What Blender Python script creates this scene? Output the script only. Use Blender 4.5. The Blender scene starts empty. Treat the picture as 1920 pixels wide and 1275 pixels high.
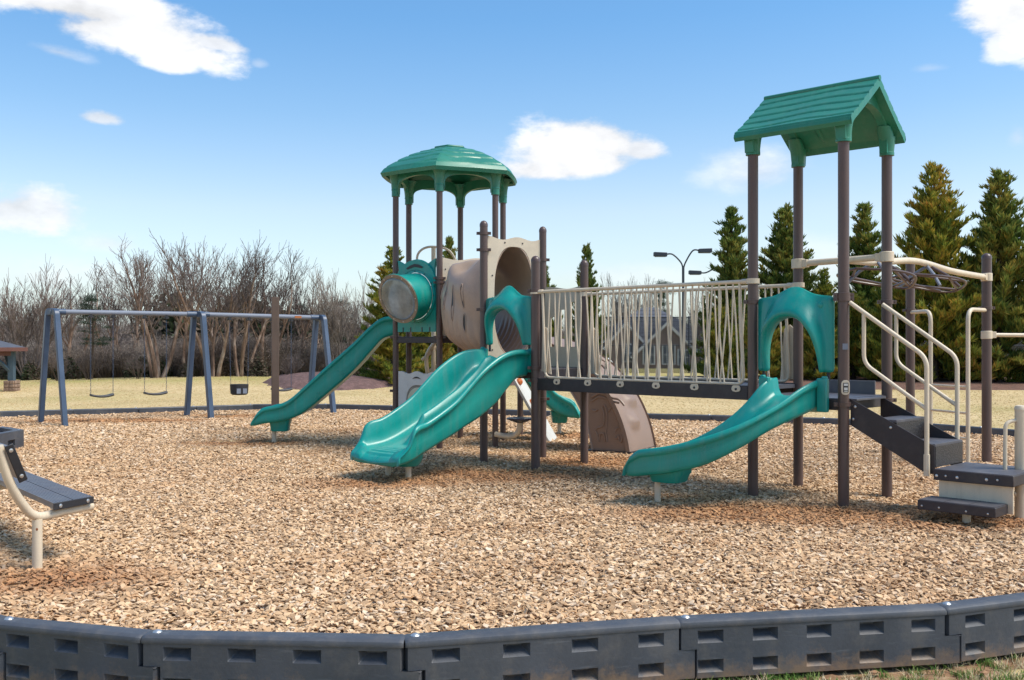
import bpy, bmesh, math, random
import numpy as np
from mathutils import Vector, Matrix, noise as mnoise
random.seed(7); np.random.seed(7)
R = math.radians
scene = bpy.context.scene
COL = scene.collection

# ------------------------------------------------------------------ camera
F, CX, HY, CZ = 1867.0, 960.0, 642.0, 1.6          # focal length and horizon row in photo pixels, eye height
cam_d = bpy.data.cameras.new('camera'); cam = bpy.data.objects.new('camera', cam_d); COL.objects.link(cam)
cam.location = (0, 0, CZ); cam.rotation_euler = (R(90), 0, 0)
cam_d.sensor_width = 36; cam_d.lens = 36*F/1920; cam_d.shift_y = (HY-637.5)/1920
cam_d.clip_start = .05; cam_d.clip_end = 2000
scene.camera = cam
# ------------------------------------------------------------------ light
SUN_EL, SUN_AZ, SUN_STR, SKY_STR = 56, 106, 2.5, .106         # azimuth clockwise from +Y
scene.view_settings.view_transform = 'Standard'; scene.view_settings.look = 'None'
scene.view_settings.gamma = 1; scene.view_settings.exposure = 0.82; scene.view_settings.use_curve_mapping = False
sd = bpy.data.lights.new('sun', 'SUN'); so = bpy.data.objects.new('sun', sd); COL.objects.link(so)
sd.energy = SUN_STR; sd.angle = R(26); sd.color = (1, .92, .80)
sv = Vector((math.sin(R(SUN_AZ))*math.cos(R(SUN_EL)), math.cos(R(SUN_AZ))*math.cos(R(SUN_EL)), math.sin(R(SUN_EL))))
so.rotation_euler = sv.to_track_quat('Z', 'Y').to_euler(); so.location = sv*60

world = bpy.data.worlds.new('World'); scene.world = world; world.use_nodes = True
wn = world.node_tree.nodes; wl = world.node_tree.links; wn.clear()
def W(t, **k):
    n = wn.new(t)
    for a, b in k.items(): setattr(n, a, b)
    return n
def wm(op, a, b=None, c=None, clamp=False):
    n = W('ShaderNodeMath', operation=op); n.use_clamp = clamp
    for i, v in enumerate((a, b, c)):
        if v is None: continue
        if isinstance(v, (int, float)): n.inputs[i].default_value = v
        else: wl.new(v, n.inputs[i])
    return n.outputs[0]
def wv(op, a, b):
    n = W('ShaderNodeVectorMath', operation=op)
    for i, v in enumerate((a, b)):
        if isinstance(v, (tuple, Vector)): n.inputs[i].default_value = tuple(v)
        else: wl.new(v, n.inputs[i])
    return n.outputs['Value'] if op == 'DOT_PRODUCT' else n.outputs[0]
sky = W('ShaderNodeTexSky', sky_type='NISHITA'); sky.sun_disc = False
sky.sun_elevation = R(SUN_EL); sky.sun_rotation = R(SUN_AZ); sky.air_density = 1.0; sky.dust_density = 1.2; sky.ozone_density = 3.0
tc = W('ShaderNodeTexCoord'); DIR = tc.outputs['Generated']
nz = W('ShaderNodeTexNoise'); nz.inputs['Scale'].default_value = 11; nz.inputs['Detail'].default_value = 10; nz.inputs['Roughness'].default_value = .6
mp = W('ShaderNodeMapping'); mp.inputs['Scale'].default_value = (1, 1, 2.0); wl.new(DIR, mp.inputs[0]); wl.new(mp.outputs[0], nz.inputs['Vector'])
NZ = wm('SUBTRACT', nz.outputs[0], .5)
nz2 = W('ShaderNodeTexNoise'); nz2.inputs['Scale'].default_value = 3.2; nz2.inputs['Detail'].default_value = 3; wl.new(DIR, nz2.inputs['Vector'])
def pdir(px, py): return Vector((px-CX, F, HY-py)).normalized()
clouds = [(140,12,215,46,9,1),(250,66,165,40,8,1),(400,82,60,16,6,.9),(320,116,42,18,4,.9),(190,222,42,16,0,.75),(50,398,84,42,3,.85),(205,458,62,20,0,.5),
          (1110,272,118,48,6,1),(1065,314,150,30,-4,1),(1080,292,120,46,0,1),(1200,284,50,26,5,.9),(1420,322,96,52,0,.62),(1905,30,86,62,25,1),(1890,85,36,28,0,.85),
          (1908,258,18,24,0,.35),(110,98,44,12,8,.5),(485,120,16,10,0,.3),(70,520,150,34,0,.4),(1560,500,130,50,0,.42),(1180,520,180,26,0,.3),(1740,128,30,9,0,.22)]
more = [(-1500,260,260,80,0,.9),(-2400,200,300,90,0,.9),(3300,200,320,90,0,.9),(4600,300,340,90,0,.9),(-700,-500,280,90,0,.8),(2500,-700,280,80,0,.8),(600,-1300,300,90,0,.8)]
acc = None
def cloud(c, w, h, tilt, a):
    global acc
    w *= 1.16; h *= 1.22
    r = c.cross(Vector((0,0,1))).normalized(); u = r.cross(c)
    ct, st = math.cos(R(tilt)), math.sin(R(tilt))
    rr, uu = r*ct-u*st, r*st+u*ct
    x = wm('MULTIPLY', wv('DOT_PRODUCT', DIR, rr), F/w); z = wm('MULTIPLY', wv('DOT_PRODUCT', DIR, uu), F/h)
    zneg = wm('MULTIPLY', wm('MINIMUM', z, 0.), .5)     # flatter base
    q = wm('ADD', wm('MULTIPLY', x, x), wm('MULTIPLY', wm('ADD', z, zneg), wm('ADD', z, zneg)))
    q = wm('SUBTRACT', wm('SUBTRACT', 1.0, wm('SQRT', q)), wm('MULTIPLY', NZ, -2.4))
    front = wm('GREATER_THAN', wv('DOT_PRODUCT', DIR, c), 0.)
    n = W('ShaderNodeMapRange', interpolation_type='SMOOTHSTEP'); wl.new(q, n.inputs[0])
    n.inputs[1].default_value = -.10; n.inputs[2].default_value = .48 if a > .7 else 1.0; n.inputs[4].default_value = a
    m = wm('MULTIPLY', n.outputs[0], front)
    acc = m if acc is None else wm('MAXIMUM', acc, m)
for (px, py, w, h, t, a) in clouds: cloud(pdir(px, py), w, h, t, a)
for k, (px, py, w, h, t, a) in enumerate(more):
    az = R([60, 100, 150, 200, 250, 290, 330][k]); el = R([22, 35, 18, 40, 25, 38, 60][k])
    cloud(Vector((math.sin(az)*math.cos(el), math.cos(az)*math.cos(el), math.sin(el))), w*1.3, h*1.3, t, a)
sep = W('ShaderNodeSeparateXYZ'); wl.new(DIR, sep.inputs[0])
tint = W('ShaderNodeMix', data_type='RGBA', blend_type='MULTIPLY'); tint.inputs[0].default_value = 1
wl.new(sky.outputs[0], tint.inputs[6])
gr = W('ShaderNodeValToRGB'); gr.color_ramp.elements[0].position = 0; gr.color_ramp.elements[0].color = (1.0, 1.09, 1.24, 1)
gr.color_ramp.elements[1].position = .31; gr.color_ramp.elements[1].color = (.66, .97, 1.10, 1); wl.new(sep.outputs[2], gr.inputs[0])
for p_, c_ in ((.06, (1.20, 1.16, 1.16, 1)), (.13, (1.22, 1.13, 1.07, 1)), (.22, (.88, 1.03, 1.07, 1))): e_ = gr.color_ramp.elements.new(p_); e_.color = c_
wl.new(gr.outputs[0], tint.inputs[7])
cc = W('ShaderNodeMapRange'); wl.new(nz.outputs[0], cc.inputs[0]); cc.inputs[1].default_value = .35; cc.inputs[2].default_value = .6; cc.inputs[3].default_value = 4.3; cc.inputs[4].default_value = 5.9
comb = W('ShaderNodeCombineColor'); wl.new(wm('MULTIPLY', cc.outputs[0], .985), comb.inputs[0]); wl.new(cc.outputs[0], comb.inputs[1]); wl.new(wm('MULTIPLY', cc.outputs[0], 1.03), comb.inputs[2])
cm = W('ShaderNodeMix', data_type='RGBA'); wl.new(acc, cm.inputs[0]); wl.new(tint.outputs[2], cm.inputs[6]); wl.new(comb.outputs[0], cm.inputs[7])
bg = W('ShaderNodeBackground'); bg.inputs[1].default_value = SKY_STR; wl.new(cm.outputs[2], bg.inputs[0])
wo = W('ShaderNodeOutputWorld'); wl.new(bg.outputs[0], wo.inputs[0])
world.cycles.sampling_method = 'MANUAL'; world.cycles.sample_map_resolution = 512
scene.cycles.max_bounces = 6; scene.cycles.transparent_max_bounces = 12

# ------------------------------------------------------------------ helpers
def at(px, py, Y): return Vector(((px-CX)/F*Y, Y, CZ-(py-HY)/F*Y))
def gnd(px, py, z=0.): Y = (CZ-z)*F/(py-HY); return Vector(((px-CX)/F*Y, Y, z))
def V(*a): return Vector(a)
def lerp(a, b, t): return a+(b-a)*t
def interp(t, pts):
    """pts: [(t, v1, v2..)] smooth interpolation"""
    if t <= pts[0][0]: return pts[0][1:]
    if t >= pts[-1][0]: return pts[-1][1:]
    for i in range(len(pts)-1):
        if pts[i][0] <= t <= pts[i+1][0]:
            a, b = pts[i], pts[i+1]; p = pts[i-1] if i else a; q = pts[i+2] if i+2 < len(pts) else b
            h = b[0]-a[0]; u = (t-a[0])/h; out = []
            for k in range(1, len(a)):
                m0 = (b[k]-p[k])/(b[0]-p[0]); m1 = (q[k]-a[k])/(q[0]-a[0])
                out.append((2*u**3-3*u*u+1)*a[k]+(u**3-2*u*u+u)*h*m0+(-2*u**3+3*u*u)*b[k]+(u**3-u*u)*h*m1)
            return tuple(out)
def smooth_path(pts, n=6):
    out = []
    for i in range(len(pts)-1):
        p0 = pts[max(i-1, 0)]; p1, p2 = pts[i], pts[i+1]; p3 = pts[min(i+2, len(pts)-1)]
        for k in range(n):
            t = k/n
            out.append(.5*((2*p1)+(-p0+p2)*t+(2*p0-5*p1+4*p2-p3)*t*t+(-p0+3*p1-3*p2+p3)*t**3))
    out.append(pts[-1].copy()); return out
def fillet(pts, r, n=6, closed=False):
    """round the corners of a polyline"""
    out = []; N = len(pts)
    for i in range(N):
        if not closed and i in (0, N-1): out.append(pts[i].copy()); continue
        p, a, b = pts[i], pts[i-1], pts[(i+1) % N]
        da, db = (a-p), (b-p); rr = min(r, da.length*.48, db.length*.48)
        s, e = p+da.normalized()*rr, p+db.normalized()*rr
        for k in range(n+1):
            t = k/n; out.append(s*(1-t)**2+p*2*t*(1-t)+e*t*t)
    return out
class MB:
    def __init__(s): s.v = []; s.f = []; s.mi = []; s.m = 0
    def add(s, vs, fs):
        o = len(s.v); s.v += [tuple(x) for x in vs]
        for f in fs: s.f.append(tuple(o+i for i in f)); s.mi.append(s.m)
        return s
    def box(s, c, sz, rot=0, axes=None):
        """centre, size, rotation about z (or axes=(ex,ey,ez))"""
        if axes is None: axes = (V(math.cos(rot), math.sin(rot), 0), V(-math.sin(rot), math.cos(rot), 0), V(0, 0, 1))
        c = Vector(c); vs = [c+axes[0]*(sx*sz[0]/2)+axes[1]*(sy*sz[1]/2)+axes[2]*(sz_*sz[2]/2) for sz_ in (-1, 1) for sy in (-1, 1) for sx in (-1, 1)]
        return s.add(vs, [(0, 2, 3, 1), (4, 5, 7, 6), (0, 1, 5, 4), (2, 6, 7, 3), (1, 3, 7, 5), (0, 4, 6, 2)])
    def tube(s, pts, r, n=12, closed=False, cap=True):
        pts = [Vector(p) for p in pts]; N = len(pts)
        rs = r if isinstance(r, (list, tuple)) else [r]*N
        tang = []
        for i in range(N):
            a = pts[i-1] if (i or closed) else pts[i]; b = pts[(i+1) % N] if (i < N-1 or closed) else pts[i]
            t = (b-a); tang.append(t.normalized() if t.length > 1e-9 else V(0, 0, 1))
        up = V(0, 0, 1) if abs(tang[0].z) < .9 else V(1, 0, 0)
        nrm = (up-tang[0]*up.dot(tang[0])).normalized(); vs = []
        for i in range(N):
            nrm = (nrm-tang[i]*nrm.dot(tang[i])).normalized(); bn = tang[i].cross(nrm)
            for k in range(n):
                a = 2*math.pi*k/n; vs.append(pts[i]+(nrm*math.cos(a)+bn*math.sin(a))*rs[i])
        fs = []
        for i in range(N if closed else N-1):
            j = (i+1) % N
            for k in range(n): fs.append((i*n+k, i*n+(k+1) % n, j*n+(k+1) % n, j*n+k))
        if cap and not closed: fs += [tuple(range(n))[::-1], tuple((N-1)*n+k for k in range(n))]
        return s.add(vs, fs)
    def cyl(s, a, b, r, n=16, r2=None):
        return s.tube([a, b], [r, r if r2 is None else r2], n)
    def lathe(s, c, prof, n=20, axes=None):
        """prof [(r, h)] about the axis axes[2]"""
        if axes is None: axes = (V(1, 0, 0), V(0, 1, 0), V(0, 0, 1))
        c = Vector(c); vs = []; fs = []
        for (r, h) in prof:
            for k in range(n): a = 2*math.pi*k/n; vs.append(c+axes[0]*(r*math.cos(a))+axes[1]*(r*math.sin(a))+axes[2]*h)
        for i in range(len(prof)-1):
            for k in range(n): fs.append((i*n+k, i*n+(k+1) % n, (i+1)*n+(k+1) % n, (i+1)*n+k))
        fs.append(tuple(range(n))[::-1]); fs.append(tuple((len(prof)-1)*n+k for k in range(n)))
        return s.add(vs, fs)
    def loft(s, rings, closed=True, cap=False):
        n = len(rings[0]); vs = [p for r in rings for p in r]; fs = []
        for i in range(len(rings)-1):
            for k in range(n if closed else n-1): fs.append((i*n+k, i*n+(k+1) % n, (i+1)*n+(k+1) % n, (i+1)*n+k))
        if cap: fs += [tuple(range(n))[::-1], tuple((len(rings)-1)*n+k for k in range(n))]
        return s.add(vs, fs)
    def prism(s, poly, off):
        """poly: list of points, extruded by the vector off"""
        off = Vector(off); n = len(poly); vs = [Vector(p) for p in poly]+[Vector(p)+off for p in poly]
        return s.add(vs, [tuple(range(n))[::-1], tuple(range(n, 2*n))]+[(k, (k+1) % n, n+(k+1) % n, n+k) for k in range(n)])
ROOT = {}
def link_mesh(name, mb, mat, origin=V(0, 0, 0), sharp=35, bevel=0, solid=0, sub=0, seg=2, smooth=True):
    me = bpy.data.meshes.new(name)
    o3 = Vector(origin); me.from_pydata([(x-o3.x, y-o3.y, z-o3.z) for (x, y, z) in mb.v], [], mb.f)
    mats = mat if isinstance(mat, (list, tuple)) else [mat]
    for m in mats: me.materials.append(m)
    if len(mats) > 1: me.polygons.foreach_set('material_index', mb.mi)
    me.update(); me.validate()
    b = bmesh.new(); b.from_mesh(me); bmesh.ops.recalc_face_normals(b, faces=b.faces); b.to_mesh(me); b.free()
    if smooth:
        me.polygons.foreach_set('use_smooth', [True]*len(me.polygons)); me.set_sharp_from_angle(angle=R(sharp))
    o = bpy.data.objects.new(name, me); COL.objects.link(o)
    if sub: m = o.modifiers.new('sub', 'SUBSURF'); m.levels = m.render_levels = sub
    if solid: m = o.modifiers.new('solid', 'SOLIDIFY'); m.thickness = solid; m.offset = 0
    if bevel:
        m = o.modifiers.new('bevel', 'BEVEL'); m.width = bevel; m.segments = seg; m.limit_method = 'ANGLE'; m.angle_limit = R(40); m.harden_normals = False
    return o
def part(name, mb, mat, parent, label=None, **k):
    root = parent
    while root.parent: root = root.parent
    o = link_mesh(name, mb, mat, root.location if not root.get('_rot') else V(0, 0, 0), **k); o.parent = parent
    if label: o['label'] = label
    return o
def tag(o, label, cat, group=None, kind=None):
    if label: o['label'] = label
    if cat: o['category'] = cat
    if group: o['group'] = group
    if kind: o['kind'] = kind
    return o
def empty(name, loc, label, cat, group=None):
    o = bpy.data.objects.new(name, None); COL.objects.link(o); o.location = loc; o.empty_display_size = .2
    return tag(o, label, cat, group)
def share(name, src, parent, loc, rotz=0, scale=None, rot=None):
    """another object on the same mesh"""
    o = bpy.data.objects.new(name, src.data); COL.objects.link(o); o.parent = parent; o.location = loc
    o.rotation_euler = rot if rot is not None else (0, 0, rotz)
    if scale: o.scale = scale
    for m in src.modifiers:
        if m.type == 'BEVEL':
            q = o.modifiers.new('bevel', 'BEVEL'); q.width = m.width; q.segments = m.segments; q.limit_method = 'ANGLE'; q.angle_limit = m.angle_limit
    return o
def copy_tree(o, parent=None):
    c = o.copy(); COL.objects.link(c); c.parent = parent
    for ch in list(o.children): copy_tree(ch, c)
    return c
def structure(o): o['kind'] = 'structure'; return o

# ------------------------------------------------------------------ materials
def nt(name):
    m = bpy.data.materials.new(name); m.use_nodes = True; t = m.node_tree; b = t.nodes['Principled BSDF']; return m, t, b
def ramp(t, src, stops):
    r = t.nodes.new('ShaderNodeValToRGB'); e = r.color_ramp.elements
    while len(e) < len(stops): e.new(.5)
    for i, (p, c) in enumerate(stops): e[i].position = p; e[i].color = (*c, 1)
    t.links.new(src, r.inputs[0]); return r.outputs[0]
def noise(t, scale, detail=4, rough=.5, vec=None, dist=0):
    n = t.nodes.new('ShaderNodeTexNoise'); n.inputs['Scale'].default_value = scale; n.inputs['Detail'].default_value = detail
    n.inputs['Roughness'].default_value = rough; n.inputs['Distortion'].default_value = dist
    if vec is not None: t.links.new(vec, n.inputs['Vector'])
    return n.outputs[0]
def coord(t, scale=(1, 1, 1), kind='Object'):
    c = t.nodes.new('ShaderNodeTexCoord'); m = t.nodes.new('ShaderNodeMapping'); m.inputs['Scale'].default_value = scale
    t.links.new(c.outputs[kind], m.inputs[0]); return m.outputs[0]
def mixc(t, fac, a, b, blend='MIX'):
    n = t.nodes.new('ShaderNodeMix'); n.data_type = 'RGBA'; n.blend_type = blend
    for i, v in ((0, fac), (6, a), (7, b)):
        if isinstance(v, (int, float)): n.inputs[i].default_value = v
        elif isinstance(v, tuple): n.inputs[i].default_value = (*v, 1)
        else: t.links.new(v, n.inputs[i])
    return n.outputs[2]
def bump(t, b, h, strength=.2, dist=.01):
    n = t.nodes.new('ShaderNodeBump'); n.inputs['Strength'].default_value = strength; n.inputs['Distance'].default_value = dist
    t.links.new(h, n.inputs['Height']); t.links.new(n.outputs[0], b.inputs['Normal'])
def mul(c, k): return tuple(x*k for x in c)
def pm(name, col, rough=.5, var=.25, dirt=None, dirt_amt=.25, grain=60, bstr=.12, bdist=.002, metal=0, streak=False, spec=.5, coat=0):
    m, t, b = nt(name)
    n1 = noise(t, 2.3, 5, .6, coord(t)); c = ramp(t, n1, [(.3, mul(col, 1-var)), (.7, mul(col, 1+var*.8))])
    if dirt:
        v = coord(t, (9, 9, 1.2) if streak else (4, 4, 4)); n2 = noise(t, 1.5, 8, .68, v)
        f = ramp(t, n2, [(.48, (0, 0, 0)), (.72, (dirt_amt,)*3)]); c = mixc(t, f, c, dirt)
    n3 = noise(t, grain, 3, .6, coord(t))
    c = mixc(t, .12, c, ramp(t, n3, [(.35, mul(col, .6)), (.65, mul(col, 1.25))]))
    t.links.new(c, b.inputs['Base Color'])
    rr = t.nodes.new('ShaderNodeMapRange'); t.links.new(n1, rr.inputs[0]); rr.inputs[1].default_value = .3; rr.inputs[2].default_value = .7
    rr.inputs[3].default_value = max(rough-.1, .05); rr.inputs[4].default_value = min(rough+.1, 1); t.links.new(rr.outputs[0], b.inputs['Roughness'])
    b.inputs['Metallic'].default_value = metal; b.inputs['Specular IOR Level'].default_value = spec; b.inputs['Coat Weight'].default_value = coat
    bump(t, b, n3, bstr, bdist); return m
M = {}
M['teal'] = pm('teal_plastic', (.004, .275, .235), .34, .16, (.12, .27, .23), .42, 90, .07, .001, streak=True)
M['teal_dark'] = pm('green_roof_plastic', (.022, .19, .125), .36, .14, (.10, .24, .18), .4, 70, .08, .0015, streak=True)
M['brown'] = pm('brown_post_paint', (.10, .062, .054), .38, .12, (.17, .12, .10), .25, 120, .04, .0006, streak=True)
M['beige'] = pm('beige_paint', (.68, .56, .41), .42, .08, (.30, .24, .17), .3, 120, .04, .0006, streak=True)
M['beige_panel'] = pm('beige_panel', (.63, .53, .40), .55, .06, (.40, .33, .26), .35, 60, .06, .001)
M['tan'] = pm('tan_plastic', (.27, .182, .135), .5, .1, (.22, .15, .11), .35, 70, .1, .0015)
M['tunnel'] = pm('tunnel_tan_plastic', (.40, .285, .215), .42, .1, (.26, .18, .13), .35, 70, .1, .0015)
M['deck'] = pm('dark_deck_coating', (.034, .027, .030), .55, .2, (.12, .10, .09), .3, 160, .25, .001)
M['decktop'] = pm('deck_top_coating', (.075, .072, .085), .5, .15, (.25, .22, .2), .35, 160, .25, .001)
M['swing'] = pm('blue_grey_paint', (.06, .092, .15), .42, .2, (.03, .04, .07), .35, 100, .06, .0008, streak=True)
M['galv'] = pm('galvanised_steel', (.20, .22, .27), .65, .12, (.2, .2, .22), .4, 90, .06, .0006, metal=.15)
M['steel'] = pm('bolt_steel', (.6, .6, .6), .35, .1, metal=.8)
M['border'] = pm('grey_recycled_plastic', (.068, .077, .098), .5, .2, (.22, .19, .16), .4, 50, .4, .003)
M['black'] = pm('black_rubber', (.02, .02, .024), .5, .2, (.1, .09, .08), .25)
M['navy'] = pm('navy_vinyl', (.02, .025, .05), .3, .2)
M['bench'] = pm('bench_plank', (.12, .115, .13), .38, .15, (.25, .22, .2), .4, 200, .15, .001)
M['white'] = pm('white_panel', (.62, .61, .57), .5, .06, (.40, .36, .3), .3)
M['rust'] = pm('rust', (.35, .12, .04), .8, .3)
M['orange'] = pm('orange_hold', (.62, .16, .03), .45, .2)
M['wood_post'] = pm('weathered_wood', (.13, .085, .062), .7, .25, (.07, .045, .03), .5, 60, .3, .003, streak=True)
M['lamp'] = pm('lamp_paint', (.03, .036, .05), .5, .2)
def mk_border():
    m = pm('grey_recycled_plastic_timber', (.062, .067, .080), .5, .25, (.20, .17, .14), .4, 50, .4, .003); t = m.node_tree; b = t.nodes['Principled BSDF']
    old = b.inputs['Base Color'].links[0].from_socket; s = t.nodes.new('ShaderNodeSeparateXYZ'); t.links.new(coord(t), s.inputs[0])
    n = noise(t, 7, 7, .75, coord(t)); k = t.nodes.new('ShaderNodeMath'); k.operation = 'MULTIPLY_ADD'; t.links.new(n, k.inputs[0]); k.inputs[1].default_value = -.42; k.inputs[2].default_value = .30
    d = t.nodes.new('ShaderNodeMath'); d.operation = 'SUBTRACT'; t.links.new(k.outputs[0], d.inputs[0]); t.links.new(s.outputs[2], d.inputs[1])
    c = mixc(t, ramp(t, d.outputs[0], [(.0, (0, 0, 0)), (.10, (.75,)*3)]), old, (.26, .16, .09))
    n2 = noise(t, 3, 9, .8, coord(t, (1, 1, 9))); c = mixc(t, ramp(t, n2, [(.56, (0, 0, 0)), (.66, (.35,)*3)]), c, (.17, .18, .20)); t.links.new(c, b.inputs['Base Color']); return m
M['border'] = mk_border()
# scuffed window
def mk_window():
    m, t, b = nt('scuffed_clear_plastic')
    n = noise(t, 3.5, 8, .65, coord(t)); t.links.new(ramp(t, n, [(.3, (.07, .085, .08)), (.55, (.20, .22, .21)), (.75, (.42, .45, .43))]), b.inputs['Base Color'])
    b.inputs['Roughness'].default_value = .22; b.inputs['Transmission Weight'].default_value = .25; b.inputs['Coat Weight'].default_value = .4
    return m
M['window'] = mk_window()
def mk_perf():
    m, t, b = nt('perforated_metal')
    v = t.nodes.new('ShaderNodeTexVoronoi'); v.inputs['Scale'].default_value = 70; t.links.new(coord(t), v.inputs['Vector'])
    t.links.new(ramp(t, v.outputs['Distance'], [(.34, (.012, .010, .011)), (.5, (.045, .038, .037))]), b.inputs['Base Color'])
    b.inputs['Roughness'].default_value = .5; bump(t, b, v.outputs['Distance'], .6, .004); return m
M['perf'] = mk_perf()
def mk_bark(name, c1, c2, c3):
    m, t, b = nt(name)
    n = noise(t, 1.3, 6, .65, coord(t, (3, 3, 1))); oi = t.nodes.new('ShaderNodeObjectInfo')
    c = ramp(t, n, [(.32, c1), (.5, c2), (.7, c3)])
    k = t.nodes.new('ShaderNodeMapRange'); t.links.new(oi.outputs['Random'], k.inputs[0]); k.inputs[3].default_value = .75; k.inputs[4].default_value = 1.25
    x = t.nodes.new('ShaderNodeVectorMath'); x.operation = 'SCALE'; t.links.new(c, x.inputs[0]); t.links.new(k.outputs[0], x.inputs[3])
    t.links.new(x.outputs[0], b.inputs['Base Color']); b.inputs['Roughness'].default_value = .9; b.inputs['Specular IOR Level'].default_value = .2; return m
M['birch'] = mk_bark('peeling_bark', (.09, .055, .04), (.24, .155, .11), (.46, .36, .29))
M['twig'] = mk_bark('twig_bark', (.08, .062, .056), (.15, .115, .10), (.24, .185, .16))
M['twig_pale'] = mk_bark('pale_twig_bark', (.13, .10, .085), (.24, .195, .16), (.36, .30, .25))
M['trunk'] = mk_bark('trunk_bark', (.04, .028, .02), (.08, .055, .04), (.13, .09, .065))
def mk_leaf(name, stops, scale=.9, amp=1.):
    m, t, b = nt(name)
    oi = t.nodes.new('ShaderNodeObjectInfo'); g = t.nodes.new('ShaderNodeNewGeometry')
    add = t.nodes.new('ShaderNodeVectorMath'); add.operation = 'ADD'; cv = t.nodes.new('ShaderNodeCombineXYZ')
    mm = t.nodes.new('ShaderNodeMath'); mm.operation = 'MULTIPLY'; mm.inputs[1].default_value = 37; t.links.new(oi.outputs['Random'], mm.inputs[0])
    t.links.new(mm.outputs[0], cv.inputs[0]); tcn = t.nodes.new('ShaderNodeTexCoord'); t.links.new(tcn.outputs['Object'], add.inputs[0]); t.links.new(cv.outputs[0], add.inputs[1])
    n = noise(t, scale, 5, .7, add.outputs[0])
    isl = t.nodes.new('ShaderNodeMath'); isl.operation = 'MULTIPLY_ADD'; t.links.new(g.outputs['Random Per Island'], isl.inputs[0]); isl.inputs[1].default_value = .30; isl.inputs[2].default_value = -.15
    s2 = t.nodes.new('ShaderNodeMath'); s2.operation = 'ADD'; t.links.new(n, s2.inputs[0]); t.links.new(isl.outputs[0], s2.inputs[1])
    s3 = t.nodes.new('ShaderNodeMath'); s3.operation = 'MULTIPLY_ADD'; t.links.new(oi.outputs['Random'], s3.inputs[0]); s3.inputs[1].default_value = .16; s3.inputs[2].default_value = -.08
    s4 = t.nodes.new('ShaderNodeMath'); s4.operation = 'ADD'; t.links.new(s2.outputs[0], s4.inputs[0]); t.links.new(s3.outputs[0], s4.inputs[1])
    t.links.new(ramp(t, s4.outputs[0], stops), b.inputs['Base Color']); b.inputs['Roughness'].default_value = .7; b.inputs['Specular IOR Level'].default_value = .25
    tr = t.nodes.new('ShaderNodeBsdfTranslucent'); ms = t.nodes.new('ShaderNodeMixShader'); ms.inputs[0].default_value = .3
    t.links.new(ramp(t, s4.outputs[0], [(p, mul(c, 1.4)) for p, c in stops]), tr.inputs[0]); out = t.nodes['Material Output']
    t.links.new(b.outputs[0], ms.inputs[1]); t.links.new(tr.outputs[0], ms.inputs[2]); t.links.new(ms.outputs[0], out.inputs[0]); return m
M['conifer'] = mk_leaf('conifer_foliage', [(.26, (.05, .095, .02)), (.42, (.17, .21, .03)), (.6, (.35, .29, .045)), (.78, (.46, .23, .05))])
M['conifer_green'] = mk_leaf('green_conifer_foliage', [(.26, (.04, .085, .022)), (.48, (.12, .175, .035)), (.66, (.25, .24, .05)), (.85, (.38, .24, .05))])
M['pine'] = mk_leaf('pine_foliage', [(.3, (.012, .028, .014)), (.6, (.03, .055, .025)), (.8, (.05, .075, .03))])
M['brushleaf'] = mk_leaf('underbrush_foliage', [(.25, (.045, .06, .025)), (.42, (.055, .07, .03)), (.5, (.10, .075, .055)), (.75, (.14, .10, .07))])
# ================================================================== GROUND
RING_FRONT = [V(-3.75, 5.95), V(-2.74, 5.33), V(-1.865, 5.08), V(-.543, 5.00), V(.875, 5.34), V(2.40, 5.60), V(3.75, 6.12)]
RING = RING_FRONT + [V(5.0, 6.9), V(6.2, 7.95), V(7.3, 9.3), V(8.2, 10.9), V(8.9, 12.8), V(9.1, 14.6), V(8.75, 16.4), V(7.6, 18.1), V(6.13, 19.4), V(4.06, 20.2), V(2.85, 20.6), V(1.2, 21.2), V(.2, 21.7),
        V(-1.2, 22.3), V(-2.77, 23.2), V(-4.4, 23.8), V(-6.17, 23.7), V(-7.3, 23.0), V(-8.40, 22.4), V(-9.65, 21.9), V(-10.95, 21.3), V(-12.1, 20.6), V(-13, 19.5), V(-13.3, 18), V(-13.1, 15.8), V(-12, 13.6), V(-10.4, 11.6), V(-8.6, 9.8), V(-6.9, 8.2), V(-5.2, 6.9)]
RING = [V(p[0], p[1], 0) for p in RING]
def inside(x, y, poly=RING):
    c = False; n = len(poly)
    for i in range(n):
        a, b = poly[i], poly[i-1]
        if (a.y > y) != (b.y > y) and x < (b.x-a.x)*(y-a.y)/(b.y-a.y)+a.x: c = not c
    return c
def hgt(x, y):
    """ground height outside the play area"""
    t = min(max((y-6.2)/7, 0), 1); z = -.215*(1-t*t*(3-2*t))-.012
    t2 = min(max((y-24)/16, 0), 1); z += .10*t2
    if x < -6: z += .22*math.exp(-((x+11)/6)**2)*math.exp(-((y-37)/5)**2)
    t3 = min(max((y-44)/50, 0), 1); z -= 1.2*t3*t3
    return z
def chip_h(x, y): return .022*mnoise.noise(V(x*.9, y*.9, 3.3))+.012*mnoise.noise(V(x*2.7, y*2.7, 9))
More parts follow.
